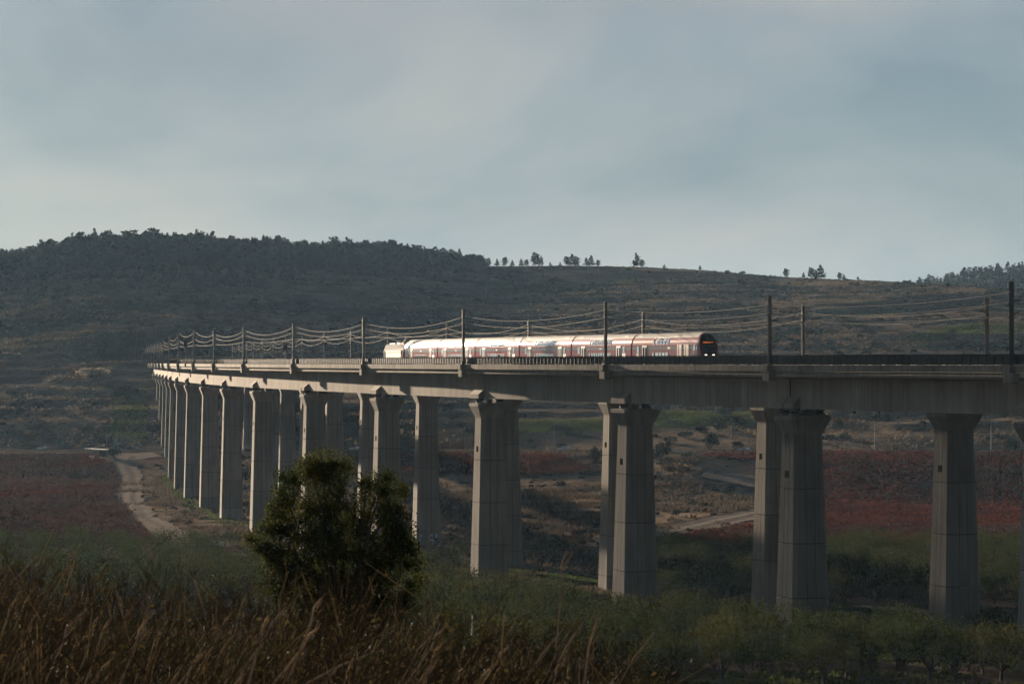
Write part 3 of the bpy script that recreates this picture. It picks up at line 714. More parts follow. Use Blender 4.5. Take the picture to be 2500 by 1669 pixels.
signal_post(610, -.05, 5.9, 'black railway signal box on a post at the far left of the near deck edge')
signal_post(616, 29.2, 4.9, 'small dark railway signal between the farther masts, left of the locomotive')

# ================================================================== train
S_CAB = 118.09; O_TR = 4.45; H_RAIL = -.44
PROF = [(1.28, .32), (1.36, .75), (1.39, 1.25), (1.39, 2.32), (1.39, 2.70), (1.38, 2.95), (1.33, 3.25), (1.22, 3.60), (1.06, 3.93), (.84, 4.22), (.58, 4.44), (.30, 4.57), (0, 4.62)]
def py(z):
    zz = [p[1] for p in PROF]; yy = [p[0] for p in PROF]; return float(np.interp(z, zz, yy))
def coach_mat(z):
    return 2 if 2.33 < z < 2.69 else (1 if z > 4.0 else 0)
def place_train(t, s, L=0):
    p = P(s, O_TR, H_RAIL); t.location = p; t.rotation_euler = (0, 0, HD(s + L / 2) + math.pi)
def pane(mb, x0, x1, z0, z1, off, m=0, nz=3, sgn=-1):
    """panel that follows the side of the coach, standing proud by off; the visible side is local -y"""
    zs = np.linspace(z0, z1, nz + 1)
    for a, b in zip(zs[:-1], zs[1:]):
        ya, yb = sgn * (py(a) + off), sgn * (py(b) + off)
        mb.poly([(x0, ya, a), (x1, ya, a), (x1, yb, b), (x0, yb, b)] , m)
    ya, yb = sgn * (py(z0)), sgn * (py(z1)); yA, yB = sgn * (py(z0) + off), sgn * (py(z1) + off)
    mb.poly([(x0, ya, z0), (x1, ya, z0), (x1, yA, z0), (x0, yA, z0)], m); mb.poly([(x0, yB, z1), (x1, yB, z1), (x1, yb, z1), (x0, yb, z1)], m)
    for x in (x0, x1):
        for a, b in zip(zs[:-1], zs[1:]): mb.poly([(x, sgn*py(a), a), (x, sgn*(py(a)+off), a), (x, sgn*(py(b)+off), b), (x, sgn*py(b), b)], m)
def window(t, x0, x1, z0, z1, split=False):
    f = MB(); pane(f, x0, x1, z0, z1, .012, 0, 4); w = f.build('window', [M['gasket']], t)
    g = MB(); e = .05
    if split:
        zc = z0 + (z1 - z0) * .72; pane(g, x0 + e, x1 - e, z0 + e, zc - .02, .022, 0, 3); pane(g, x0 + e, x1 - e, zc + .02, z1 - e, .022, 0, 2)
    else: pane(g, x0 + e, x1 - e, z0 + e, z1 - e, .022, 0, 4)
    g.build('pane', [M['glass']], w)
def door(t, xc, wd=1.9):
    f = MB(); pane(f, xc - wd/2, xc + wd/2, .62, 2.92, .010, 0, 4); d = f.build('door', [M['gasket']], t)
    for k in (-1, 1):
        l = MB(); x0, x1 = (xc - wd/2 + .05, xc - .025) if k < 0 else (xc + .025, xc + wd/2 - .05)
        pane(l, x0, x1, .66, 2.88, .03, 0, 4); l.build('leaf', [M['door']], d)
        g = MB(); xm = (x0 + x1) / 2; pane(g, xm - .17, xm + .17, 1.25, 2.6, .042, 0, 3); g.build('pane', [M['carglass']], d)
def bogies(t, xs):
    for x in xs:
        b = MB(); b.box(x - 1.6, x + 1.6, -1.15, 1.15, .35, .75, 0)
        bo = b.build('bogie', [M['dark']], t)
        for dx in (-1.25, 1.25):
            for yy in (-.75, .75):
                w = MB(); w.bar((x + dx, yy - .07, .46), (x + dx, yy + .07, .46), .46, 16); w.build('wheel', [M['rail']], bo)
def side_ring(x, prof): return [(x, -y, z) for y, z in prof] + [(x, y, z) for y, z in prof[-2::-1]]
def make_coach(L, cab=False):
    t = link('passenger_coach', None)
    mb = MB(); g = .32
    xs = [g, g + .05, L / 2, L - g - .05, L - g] if not cab else None
    if not cab: st = [(x, 1.0, 9.0) for x in xs]
    else:
        st = [(g, 1, 9), (L/2, 1, 9), (L - 1.9, 1, 9), (L - 1.75, .999, 4.60), (L - 1.35, .995, 4.42), (L - 1.0, .985, 4.08), (L - .7, .97, 3.55), (L - .48, .955, 2.95), (L - .30, .94, 2.35), (L - .14, .92, 1.75), (L - .04, .89, 1.25), (L, .86, .95)]
    R = []
    for x, ysc, zt in st:
        pr = []
        for y, z in PROF:
            y2 = y * ysc
            if z > zt: z = zt + (z - zt) * .012; 
            pr.append((y2, z))
        R.append(side_ring(x, pr))
    n = len(R[0])
    for r in R: mb.v += r
    zm = [(PROF[k][1] + PROF[k+1][1]) / 2 for k in range(12)]
    for a in range(len(R) - 1):
        for k in range(n - 1):
            kk = k if k < 12 else 23 - k
            q = (a*n+k, (a+1)*n+k, (a+1)*n+k+1, a*n+k+1)
            m = coach_mat(zm[kk])
            if cab and a >= 3:
                c = sum((Vector(mb.v[i]) for i in q), Vector()) / 4
                e1 = Vector(mb.v[q[1]]) - Vector(mb.v[q[0]]); e2 = Vector(mb.v[q[3]]) - Vector(mb.v[q[0]]); nn = e1.cross(e2)
                nn = abs(nn.x) / (nn.length + 1e-9)
                m = 3 if (abs(c.y) < 1.02 and nn > .15) or (c.z > 3.5 and nn > .15) else 4
                if nn <= .15: m = 0 if a < 5 else 4
            mb.f.append(q); mb.m.append(m)
        mb.f.append((a*n+n-1, (a+1)*n+n-1, (a+1)*n, a*n)); mb.m.append(5)
    mb.f.append(tuple(range(n))); mb.m.append(0)
    j = (len(R) - 1) * n; mb.f.append(tuple(j + n - 1 - k for k in range(n))); mb.m.append(3 if cab else 0)
    mb.build('body', [M['red'], M['roofgrey'], M['stripe'], M['black'], M['red_dark'], M['dark']], t)
    u = MB(); u.box(4.6, L - 4.6, -1.2, 1.2, .18, .5); u.build('underframe', M['dark'], t)
    bogies(t, (2.9, L - 2.9))
    if not cab:
        x0, n_, pit = 8.3, 10, 1.02
        for k in range(n_): window(t, x0 + k*pit, x0 + k*pit + (.82 if k not in (0, 9) else .55), 3.02, 3.92, k % 3 == 1)
        for k in range(n_): window(t, x0 - .1 + k*pit, x0 - .1 + k*pit + (.74 if k not in (0, 9) else .5), .98, 1.86, k % 2 == 1)
        door(t, 5.6); door(t, L - 5.6)
        window(t, 3.1, 4.1, 1.75, 2.75, True); window(t, L - 3.75, L - 2.9, 1.75, 2.75, True)
        v = MB(); pane(v, L - 4.0, L - 2.6, .98, 1.85, .012, 0, 3); v.build('access_panel', [M['louvre']], t)
        b = MB(); pane(b, L/2 - .5, L/2 + .3, 2.42, 2.6, .006, 0, 1); b.build('number_plate', [M['sign_white']], t)
        vents = ((2.6, 4.4), (L - 4.4, L - 2.6))
    else:
        for k in range(5): window(t, 8.4 + k*1.28, 8.4 + k*1.28 + (1.0 if k else .6), 3.02, 3.95, k % 2 == 1)
        for k in range(5): window(t, 8.2 + k*1.28, 8.2 + k*1.28 + (1.0 if k else .6), .98, 1.86, k % 2 == 0)
        door(t, 5.2); window(t, 2.2, 3.0, 1.75, 2.75, True)
        v = MB(); pane(v, 1.9, 2.9, .75, 1.7, .012, 0, 3); v.build('access_panel', [M['louvre']], t)
        b = MB(); pane(b, 14.1, 15.2, 2.34, 2.66, .008, 0, 1); b.build('grille', [M['louvre']], t)
        for xc in (18.6, 21.2):
            lo = MB(); pane(lo, xc - .85, xc + .85, .65, 3.0, .006, 1, 4)
            for k in range(4):
                if k in (0, 3): pane(lo, xc - .85 + k*.43, xc - .85 + k*.43 + .38, .68, 2.98, .03, 0, 4)
                else: pane(lo, xc - .85 + k*.43, xc - .85 + k*.43 + .36, .68, 2.98, .022, 0, 4)
            lo.build('louvre', [M['louvre'], M['gasket']], t)
        for k in range(5):
            r = MB(); pane(r, 23.9 + k*.28, 23.96 + k*.28, .65, 2.25, .03, 0, 3); r.build('rib', [M['gasket']], t)
        # emblem: a small pale six-pointed mark low on the side
        em = MB(); y = -(py(1.35) + .012)
        for q in range(3):
            aa = q * math.pi / 3; c_, s_ = math.cos(aa), math.sin(aa)
            em.poly([(23.0 + c_*.36 - s_*.05, y, 1.35 + s_*.36 + c_*.05), (23.0 - c_*.36 - s_*.05, y, 1.35 - s_*.36 + c_*.05), (23.0 - c_*.36 + s_*.05, y, 1.35 - s_*.36 - c_*.05), (23.0 + c_*.36 + s_*.05, y, 1.35 + s_*.36 - c_*.05)])
        em.build('emblem', [M['stripe']], t)
        # cab side window and dark corner
        window(t, L - 2.62, L - 1.95, 2.05, 2.95)
        d = MB(); pane(d, L - 2.8, L - 2.7, 2.2, 2.95, .03); d.build('grab_rail', [M['black']], t)
        d = MB(); pane(d, L - 1.8, L - 1.25, 2.1, 2.75, .012, 0, 2); d.build('corner_window', [M['black']], t)
        # windscreen, destination display, lamps on the front
        def fx(z): return L + float(np.interp(z, [.95, 1.25, 1.75, 2.35, 2.95, 3.55, 4.08, 4.42], [0, -.04, -.14, -.30, -.48, -.70, -1.0, -1.35]))
        def front(mb, y0, y1, z0, z1, off, m=0, n=4, y2=None, y3=None):
            y2 = y0 if y2 is None else y2; y3 = y1 if y3 is None else y3
            for k in range(n):
                fa, fb = k / n, (k + 1) / n; za, zb = z0 + (z1-z0)*fa, z0 + (z1-z0)*fb
                mb.poly([(fx(za)+off, y0+(y2-y0)*fa, za), (fx(za)+off, y1+(y3-y1)*fa, za), (fx(zb)+off, y1+(y3-y1)*fb, zb), (fx(zb)+off, y0+(y2-y0)*fb, zb)], m)
        ws = MB(); front(ws, -.72, .72, 1.85, 2.95, .03, 0, 4, -.88, .88); ws.build('windscreen', [M['carglass']], t)
        sb = MB(); front(sb, -.8, .8, 2.62, 2.9, .045, 0, 2, -.84, .84); sb.build('sun_blind', [M['vent']], t)
        ds = MB(); front(ds, -.85, .85, 3.05, 3.42, .02, 0, 2); dd = ds.build('destination_display', [M['black']], t)
        le = MB(); rr = random.Random(4); y = -.76
        while y < .74:
            w_ = rr.choice([.05, .07, .09]); hgt = rr.choice([.10, .14, .17])
            front(le, y, y + .028, 3.16, 3.16 + hgt, .045, 0, 1)
            front(le, y, y + w_, 3.16 + hgt - .035, 3.16 + hgt, .047, 0, 1)
            if rr.random() < .4: front(le, y + w_ - .02, y + w_, 3.16, 3.16 + hgt, .046, 0, 1)
            y += w_ + rr.choice([.03, .04, .09])
        le.build('led_lettering', [M['led']], dd)
        for yy, r in ((-.62, .10), (-.44, .06), (.44, .06), (.62, .10)):
            h = MB(); x = fx(1.5) + .05; h.bar((x - .1, yy, 1.5), (x + .02, yy, 1.5), r, 14); h.build('headlight', [M['lamp']], t)
        h = MB(); h.bar((fx(3.75) - .1, 0, 3.75), (fx(3.75) + .05, 0, 3.75), .06, 12); h.build('marker_light', [M['sign_white']], t)
        h = MB(); h.bar((L - 1.7, 0, 4.58), (L - 1.7, 0, 4.78), .05, 8); h.build('antenna', [M['sign_white']], t)
        for yy in (-.85, .85):
            bf = MB(); bf.bar((L - .05, yy, 1.05), (L + .45, yy, 1.05), .09, 10); bf.bar((L + .45, yy, 1.05), (L + .52, yy, 1.05), .24, 14); bf.build('buffer', [M['dark']], t)
        br = MB(); front(br, -.6, .6, 1.12, 1.22, .02, 0, 1); br.build('bumper_text_plate', [M['vent']], t)
        vents = ((1.9, 3.3),)
        for xa in (15.2, 17.9):
            h = MB(); 
            for yy0, zz0, yy1, zz1 in ((-1.0, 4.03, -.5, 4.49),):
                h.poly([(xa, yy0 - .01, zz0 + .02), (xa + .14, yy0 - .01, zz0 + .02), (xa + .9, yy1, zz1 + .02), (xa + .76, yy1, zz1 + .02)])
            pane(h, xa, xa + 2.0, 4.0, 4.09, .02, 0, 1); h.build('roof_hatch_gap', [M['vent']], t)
    for (a, b) in vents:
        v = MB(); pane(v, a, b, 4.12, 4.46, .02, 0, 3); v.build('roof_vent', [M['vent']], t)
    gw = MB(); pr = [(y * .93, .55 + (z - .32) * .92) for y, z in PROF]
    gw.rings([side_ring(-.32, pr), side_ring(g + .02, pr)]); gw.build('gangway', [M['red_dark']], t)
    return t
CL = 26.8
labels_c = ['coach next behind the leading cab coach, its roof crossed by the tall mast', 'third double-deck coach back from the cab, pinkish red with ten arched windows',
            'fourth double-deck coach from the cab, pale red with bright upper windows', 'coach whose roof edge flares white in the low sun, right of a mast', 'rearmost red coach, coupled directly to the grey locomotive']
cabc = make_coach(26.4, True); cabc.name = 'cab_coach'
tag(cabc, 'leading red double-deck cab coach with black front and lit headlights', 'train coach', 'coaches of the red train')
place_train(cabc, S_CAB, -26)
proto = make_coach(CL)
for k in range(5):
    c = proto if k == 0 else copy_tree(proto)
    tag(c, labels_c[k], 'train coach', 'coaches of the red train'); place_train(c, S_CAB + CL * (k + 1), -CL)
# locomotive
def make_loco():
    L = 18.9; t = thing('locomotive', 'pale grey electric locomotive with raised pantograph at the rear of the train', 'locomotive')
    pr = [(1.30, .55), (1.46, .9), (1.47, 2.3), (1.45, 2.75), (1.22, 3.25), (1.12, 3.75), (.9, 3.85), (0, 3.9)]
    st = [(.0, .84, 2.0), (.12, .9, 2.45), (.6, .98, 3.45), (1.0, 1, 3.82), (1.3, 1, 9), (L - 1.3, 1, 9), (L - 1.0, 1, 3.82), (L - .6, .98, 3.45), (L - .12, .9, 2.45), (L, .84, 2.0)]
    mb = MB(); R = []
    for x, ysc, zt in st: R.append(side_ring(x, [(y * ysc, z if z <= zt else zt + (z - zt) * .01) for y, z in pr]))
    mb.rings(R, 0); mb.build('body', [M['loco']], t, False)
    # ribbed side panel
    for k in range(44):
        r = MB(); x = 2.6 + k * .31; r.box(x, x + .20, -1.515, -1.44, .95, 2.72); r.build('panel_rib', [M['loco_rib']], t)
    for xx in (1.55, L - 2.3):
        d = MB(); d.box(xx, xx + .62, -1.50, -1.45, .8, 2.75); dr_ = d.build('door', [M['loco']], t)
        w = MB(); w.box(xx + .12, xx + .5, -1.512, -1.495, 1.95, 2.6); w.build('pane', [M['carglass']], dr_)
        q = MB(); q.bar((xx - .08, -1.56, 1.0), (xx - .08, -1.56, 2.3), .025, 6); q.bar((xx + .7, -1.56, 1.0), (xx + .7, -1.56, 2.3), .025, 6); q.build('grab_rail', [M['dark']], t)
    for sx, xx in ((1, L), (-1, 0)):
        w = MB(); w.poly([(xx - sx*.13, -.95, 2.47), (xx - sx*.13, .95, 2.47), (xx - sx*.55, .9, 3.36), (xx - sx*.55, -.9, 3.36)]); o = w.build('windscreen', [M['carglass']], t); o.location.x = .03 * sx
    rf = MB(); rf.box(3, 8, -.8, .8, 3.88, 4.08); rf.box(9, 12, -.7, .7, 3.88, 4.15); rf.box(13, 15.5, -.8, .8, 3.88, 4.05); rf.build('roof_equipment', [M['loco_rib']], t)
    for x in (4.2, 8.5, 10.2, 11.6, 13.4):
        i = MB(); 
        for q in range(4): i.bar((x, .3, 4.05 + q*.1), (x, .3, 4.11 + q*.1), .1, 8)
        i.build('insulator', [M['insul']], t)
    pg = MB(); pg.bar((12.6, -.4, 4.1), (14.1, -.15, 4.75), .05, 6); pg.bar((12.6, .4, 4.1), (14.1, .15, 4.75), .05, 6)
    pg.bar((14.1, 0, 4.75), (12.7, 0, 5.55), .04, 6); pg.bar((12.7, -.8, 5.6), (12.7, .8, 5.6), .045, 6); pg.bar((12.45, -.75, 5.58), (12.45, .75, 5.58), .045, 6)
    pg.bar((12.7, -.8, 5.6), (12.6, -1.0, 5.4), .03, 5); pg.bar((12.7, .8, 5.6), (12.6, 1.0, 5.4), .03, 5); pg.build('pantograph', [M['galv']], t)
    pg2 = MB(); pg2.bar((5.2, -.4, 4.1), (6.6, -.1, 4.22), .04, 5); pg2.bar((5.2, .4, 4.1), (6.6, .1, 4.22), .04, 5); pg2.bar((6.6, 0, 4.22), (5.1, 0, 4.32), .04, 5); pg2.bar((5.1, -.8, 4.35), (5.1, .8, 4.35), .04, 5); pg2.build('folded_pantograph', [M['dark']], t)
    bogies(t, (4, L - 4)); u = MB(); u.box(6.5, L - 6.5, -1.2, 1.2, .2, .8); u.build('underframe', [M['dark']], t)
    return t
lo = make_loco(); place_train(lo, S_CAB + CL * 5 + 19.1, -19)

# ================================================================== vegetation
def quads(C, size, aspect=1.0, tilt=None, rng=RNG):
    """one randomly turned leaf-like quad per centre"""
    n = len(C); a = rng.normal(size=(n, 3)); a /= np.linalg.norm(a, axis=1)[:, None]
    b = rng.normal(size=(n, 3))
    if tilt is not None: b = b * (1 - tilt) + np.array([0, 0, 1.0]) * tilt * 2
    b -= a * np.sum(a * b, 1)[:, None]; b /= np.linalg.norm(b, axis=1)[:, None] + 1e-9
    s = (np.asarray(size) * np.ones(n))[:, None] * .5
    V = np.stack([C - a*s - b*s*aspect*.25, C + b*s*aspect*-1, C + a*s + b*s*aspect*.25, C + b*s*aspect], 1).reshape(-1, 3)
    return V, np.arange(4 * n).reshape(n, 4)
def lobes_cloud(lobes, per_area, rng, shell=.55, zs=.85):
    """points filling a set of (x, y, z, r) lobes, denser towards their skin"""
    out = []
    for x, y, z, r in lobes:
        n = int(per_area * r * r * 4); d = rng.normal(size=(n, 3)); d /= np.linalg.norm(d, axis=1)[:, None]
        rad = r * (shell + (1 - shell) * rng.random(n) ** .7) * (0.85 + .3 * rng.random(n))
        p = d * rad[:, None]; p[:, 2] *= zs; out.append(p + np.array([x, y, z]))
    return np.concatenate(out)
def limb_mesh(mb, base, tips, r0, r1, rng, seg=4):
    for tp in tips:
        a = Vector(base); b = Vector(tp); pr = a; 
        for k in range(1, seg + 1):
            f = k / seg; q = a.lerp(b, f) + Vector((rng.normal() * .1, rng.normal() * .1, .22 * math.sin(f * math.pi))) * (b - a).length * .12 * 2
            if k == seg: q = b
            mb.bar(pr, q, r0 + (r1 - r0) * (k - 1) / seg, 6, r0 + (r1 - r0) * f); pr = q
def orchard_proto(seed):
    rng = np.random.default_rng(seed); lob = []
    for k in range(20):
        a = rng.random() * 6.283; r = 2.6 * math.sqrt(rng.random()); lob.append((r*math.cos(a), r*math.sin(a), 3.2 + 1.5*(1 - (r/2.9)**2) + rng.normal()*.45, .75 + rng.random()*.45))
    for k in range(7):
        a = rng.random() * 6.283; lob.append((2.6*math.cos(a), 2.6*math.sin(a), 2.0 + rng.random()*.7, .6 + rng.random()*.3))
    C = lobes_cloud(lob, 19, rng, .3)
    # upright whips standing out of the crown
    for k in range(46):
        a = rng.random() * 6.283; r = 2.7 * math.sqrt(rng.random()); b = np.array([r*math.cos(a), r*math.sin(a), 4.0 + .8*(1 - (r/2.9)**2)]); d = np.array([b[0]*.18 + rng.normal()*.15, b[1]*.18 + rng.normal()*.15, .9 + rng.random()*.5])
        C = np.concatenate([C, b + d * (np.linspace(.1, 1.25, 9))[:, None] + rng.normal(size=(9, 3))*.05])
    V, F = quads(C, .16 + .20 * rng.random(len(C)), .55, None, rng)
    cr = mesh_np('crown', V, F, [M['leaf_orch' if seed % 3 else 'leaf_orch2']])
    mb = MB(); mb.bar((0, 0, -.3), (0, 0, .95), .20, 8, .16); tips = []
    for l in lob[:9]: tips.append((l[0]*.9, l[1]*.9, l[2]))
    limb_mesh(mb, (0, 0, .9), tips, .11, .03, rng)
    return cr, mb.mesh('trunk', [M['bark']])
def shrub_proto(seed, mname='leaf_shrub', n=9, dens=16, leaf=.34):
    rng = np.random.default_rng(seed); lob = []
    for k in range(n):
        a = rng.random() * 6.283; r = .75 * math.sqrt(rng.random()); lob.append((r*math.cos(a), r*math.sin(a), .45 + .35*(1 - r) + rng.normal()*.08, .28 + rng.random()*.22))
    C = lobes_cloud(lob, dens * 5, rng, .35)
    V, F = quads(C, leaf * (.5 + rng.random(len(C))) * .6, .7, None, rng)
    cr = mesh_np('crown', V, F, [M[mname]])
    mb = MB(); limb_mesh(mb, (0, 0, -.2), [(l[0]*.8, l[1]*.8, l[2]) for l in lob[:5]], .05, .02, rng, 3)
    return cr, mb.mesh('trunk', [M['bark']])
def pine_proto(seed, conical, low=False):
    """unit height 1 pine: ragged layered crown"""
    rng = np.random.default_rng(seed); C = []; S = []
    nl = 9 if not low else 6
    for k in range(nl):
        f = k / (nl - 1); z = .22 + .72 * f; 
        rad = (.30 * (1 - f) ** .8 + .03) if conical else .27 * math.sin(min(1, .25 + f * .8) * 2.6) + .04
        m = int((26 if not low else 9) * (rad / .3) + 4)
        a = rng.random(m) * 6.283; r = rad * np.sqrt(rng.random(m)) * (.7 + .6 * rng.random(m))
        off = rng.normal(size=2) * .035
        C.append(np.stack([r*np.cos(a) + off[0], r*np.sin(a) + off[1], z + rng.normal(size=m) * .035 - r * .15], 1)); S.append(np.full(m, .15 if not low else .22) * (.7 + .6 * rng.random(m)))
    C.append(np.array([[0, 0, .95], [0.01, 0, .99], [0, .01, 1.02]])); S.append(np.array([.08, .06, .05]))
    V, F = quads(np.concatenate(C), np.concatenate(S), .6, .25, rng)
    mb = MB(); mb.bar((0, 0, -.05), (0, 0, .55), .022, 5, .012); mb.bar((0, 0, .55), (0, 0, .95), .012, 4, .004)
    return V, F, mb
def plant(name, label, cat, protos, k, x, y, sc, group, dz=-.05, rz=None):
    t = thing(name, label, cat, (x, y, tz(x, y) + dz), random.random() * 6.28 if rz is None else rz, group, sc)
    cr, tr = protos[k % len(protos)]
    link('crown', cr, t); link('trunk', tr, t); return t
def pix(x, y, z): return 1250 + FPX * x / y, 885 - FPX * (z - Z0) / y
def nearest_word(px):
    if px < 420: return 'far left'
    if px < 830: return 'left of centre'
    if px < 1250: return 'left middle'
    if px < 1660: return 'right middle'
    if px < 2080: return 'right of centre'
    return 'far right'
# ---- orchard
OP = [orchard_proto(i) for i in range(6)]
def near_pier(x, y, r=4.2):
    for t in NP_ + FP_:
        if abs(t.location.x - x) < r and abs(t.location.y - y) < r: return True
    return False
ROAD_GAP = [rv(a, b) for a, b in [(1500, 1338), (1620, 1338), (1740, 1348)]] + [rv(a, b) for a, b in [(1960, 1392), (2060, 1400), (2160, 1412), (2300, 1428)]]
orch = []
for j in range(0, 48):
    for i in range(-30, 30):
        x0, y0 = i * 7.7, 336 + j * 8.0
        x = x0 - j * 1.3 + random.gauss(0, .6); y = y0 + x0 * .22 + random.gauss(0, .6)
        u = x / y
        if abs(u) > .166 or y < 322: continue
        px = 1250 + FPX * u
        ok = False
        ylim = np.interp(px, [1060, 1300, 1420, 1600, 1750, 1900, 2200, 2500], [545, 535, 480, 455, 432, 408, 398, 392])
        if 1060 < px and y < ylim: ok = True
        if px > 1530 and 520 <= y < 690: ok = True
        if px < 1130 and 500 < y < 700: ok = True
        if px < 1130 and px > 560: ok = ok and y < 640
        if not ok or near_pier(x, y, 4.8): continue
        if inpoly(np.array([x]), np.array([y]), VINE_R)[0] or inpoly(np.array([x]), np.array([y]), VINE_L)[0]: continue
        if any(math.hypot(x - g[0], (y - g[1]) * .5) < 5.5 for g in ROAD_GAP): continue
        if random.random() < .06: continue
        orch.append((j, -x, x, y))
orch.sort()
print('orchard trees', len(orch))
row, cnt = -1, 0
for n_, (j, _q, x, y) in enumerate(orch[:300]):
    cnt = cnt + 1 if j == row else 1; row = j
    plant('orchard_tree', 'leafy green orchard tree, %s row from the front, %s from the right in its row' % (ordw(j + 1), ordw(cnt)), 'tree', OP, n_ * 7 + int(x), x, y, .80 + .40 * random.random(), 'trees of the orchard')
orch = [(y, x) for j, _q, x, y in orch]
if len(orch) > 300:
    V = []; F = []; k = 0
    for y, x in orch[300:]:
        me = OP[int(abs(x) * 3) % 6][0]; v = np.empty(len(me.vertices) * 3, np.float32); me.vertices.foreach_get('co', v); v = v.reshape(-1, 3)
        v = v.reshape(-1, 4, 3)[::2].reshape(-1, 3) * (.85 + .3 * random.random()); a = random.random() * 6.28
        v = np.stack([v[:,0]*math.cos(a) - v[:,1]*math.sin(a) + x, v[:,0]*math.sin(a) + v[:,1]*math.cos(a) + y, v[:,2] + tz(x, y)], 1)
        V.append(v); F.append(np.arange(len(v)).reshape(-1, 4) + k); k += len(v)
    stuff(link('orchard_trees_beyond', mesh_np('orchard_trees_beyond', np.concatenate(V), np.concatenate(F), [M['leaf_orch']])), 'more distant orchard trees that merge into one green mass')
# ---- vineyards, dry grass and weeds
def scatter(Pg, n, jit=0):
    lo, hi = Pg.min(0), Pg.max(0); x = RNG.random(n) * (hi[0]-lo[0]) + lo[0]; y = RNG.random(n) * (hi[1]-lo[1]) + lo[1]
    k = inpoly(x, y, Pg); return x[k], y[k]
def vineyard(name, label, Pg, c, share, mats):
    lo, hi = Pg.min(0), Pg.max(0)
    xs = np.arange(max(lo[0], -260), min(hi[0], 260), 1.5); ys = np.arange(lo[1], hi[1], 3.0)
    X, Y = np.meshgrid(xs, ys); X = X.ravel() + RNG.normal(size=X.size) * .3; Y = Y.ravel() + RNG.normal(size=Y.size) * .22 + X * .10
    k = inpoly(X, Y, Pg) & (np.abs(X / Y) < .175) & (fbm(X, Y, 18, 3, 71) > .30); X, Y = X[k], Y[k]
    for t in NP_ + FP_: 
        k = (np.abs(X - t.location.x) > 3.5) | (np.abs(Y - t.location.y) > 3.5); X, Y = X[k], Y[k]
    nq = 8; C = np.repeat(np.stack([X, Y, terrain_z(X, Y)], 1), nq, 0)
    C += RNG.normal(size=C.shape) * np.array([.6, .4, .0]); C[:, 2] += .25 + RNG.random(len(C)) * .95
    V, F = quads(C, .65 + .35 * RNG.random(len(C)), .8)
    hue = fbm(C[:, 0], C[:, 1] * .5, 30, 3, 73)
    mi = (hue + RNG.normal(size=len(C)) * .08 > share).astype(int)
    print(name, len(F))
    stuff(link(name, mesh_np(name, V, F, [M[m] for m in mats], mi)), label)
vineyard('vineyard', 'dull brown-red autumn vineyard beside the dirt track at the left', VINE_L, 0, .68, ('vine_brown', 'vine_red'))
vineyard('vineyard', 'deep red autumn vineyard at the right behind the piers', VINE_R, 0, .40, ('vine_brown', 'vine_red'))
vineyard('vineyard', 'narrow red vineyard strip between the middle piers', VINE_M, 0, .42, ('vine_brown', 'vine_red'))
def tufts(name, label, x, y, h, w, m, nb=3, lean=(0.25, 0)):
    """grass tufts of nb upright pointed blades-bunches each"""
    n = len(x); z = terrain_z(x, y); B = np.stack([x, y, z], 1); B = np.repeat(B, nb, 0) + RNG.normal(size=(n*nb, 3)) * np.array([w*.5, w*.5, 0])
    H = np.repeat(h, nb) * (.6 + .6 * RNG.random(n*nb)); a = RNG.random(n*nb) * 6.283; W_ = w * (.3 + .4 * RNG.random(n*nb))
    d = np.stack([np.cos(a), np.sin(a), 0*a], 1) * W_[:, None]; top = np.stack([lean[0]*H + RNG.normal(size=n*nb)*H*.25, lean[1]*H + RNG.normal(size=n*nb)*H*.25, H], 1)
    V = np.stack([B - d - [0,0,.1], B + d - [0,0,.1], B + d*.35 + top*.8, B + top], 1).reshape(-1, 3)
    stuff(link(name, mesh_np(name, V, np.arange(4*n*nb).reshape(-1, 4), [M[m]])), label)
def valley_points(n, sel):
    x = RNG.random(n) * 380 - 210; y = RNG.random(n) * 620 + 560; k = (np.abs(x / y) < .17) & sel(x, y)
    for Pg in (VINE_L, VINE_R, VINE_M): k &= ~inpoly(x, y, Pg)
    d = (y - road_y(x)) / 1.244; k &= (d < -8)
    return x[k], y[k]
TRK = np.concatenate([[rv(a, b) for a, b in l] for l in ([(430, 1252), (412, 1240), (395, 1230), (372, 1217), (350, 1205), (332, 1192), (315, 1180), (304, 1165), (297, 1150), (298, 1135), (300, 1120), (296, 1102), (292, 1085), (285, 1075), (278, 1066), (250, 1052), (300, 1048), (350, 1044)], [(1480, 1232), (1530, 1224), (1600, 1208), (1680, 1190), (1740, 1176), (1800, 1160)], [(1860, 1128), (1780, 1118), (1720, 1104), (1660, 1094), (1610, 1088)])])
def off_track(x, y, r=5):
    k = np.ones(len(x), bool)
    for q in TRK: k &= np.hypot(x - q[0], (y - q[1]) * .35) > r
    return k
x, y = valley_points(110000, lambda x, y: fbm(x, y, 26, 4, 81) > .42)
k = off_track(x, y, 7.5); x, y = x[k], y[k]
gsel = np.zeros(len(x), bool)
for Pg in GREENS: gsel |= inpoly(x, y, Pg)
tufts('dry_grass', 'tall brown dry grass and weeds covering the valley floor', x[~gsel], y[~gsel], .5 + .9 * RNG.random((~gsel).sum()) * (fbm(x[~gsel], y[~gsel], 40, 3, 82) * 1.6), .55, 'grass_dry')
gx, gy = np.concatenate([np.stack(scatter(Pg, 9000), 1) for Pg in GREENS]).T
tufts('green_grass', 'short fresh green grass in strips and patches', gx, gy, .25 + .2 * RNG.random(len(gx)), .6, 'grass_green', 2)
ox = RNG.random(40000) * 130 - 50; oy = RNG.random(40000) * 330 + 322; k = (np.abs(ox/oy) < .17) & (fbm(ox, oy, 20, 3, 85) > .5); ox, oy = ox[k], oy[k]
tufts('orchard_grass', 'patchy green grass between the orchard rows', ox, oy, .2 + .25 * RNG.random(len(ox)), .5, 'grass_green', 2)
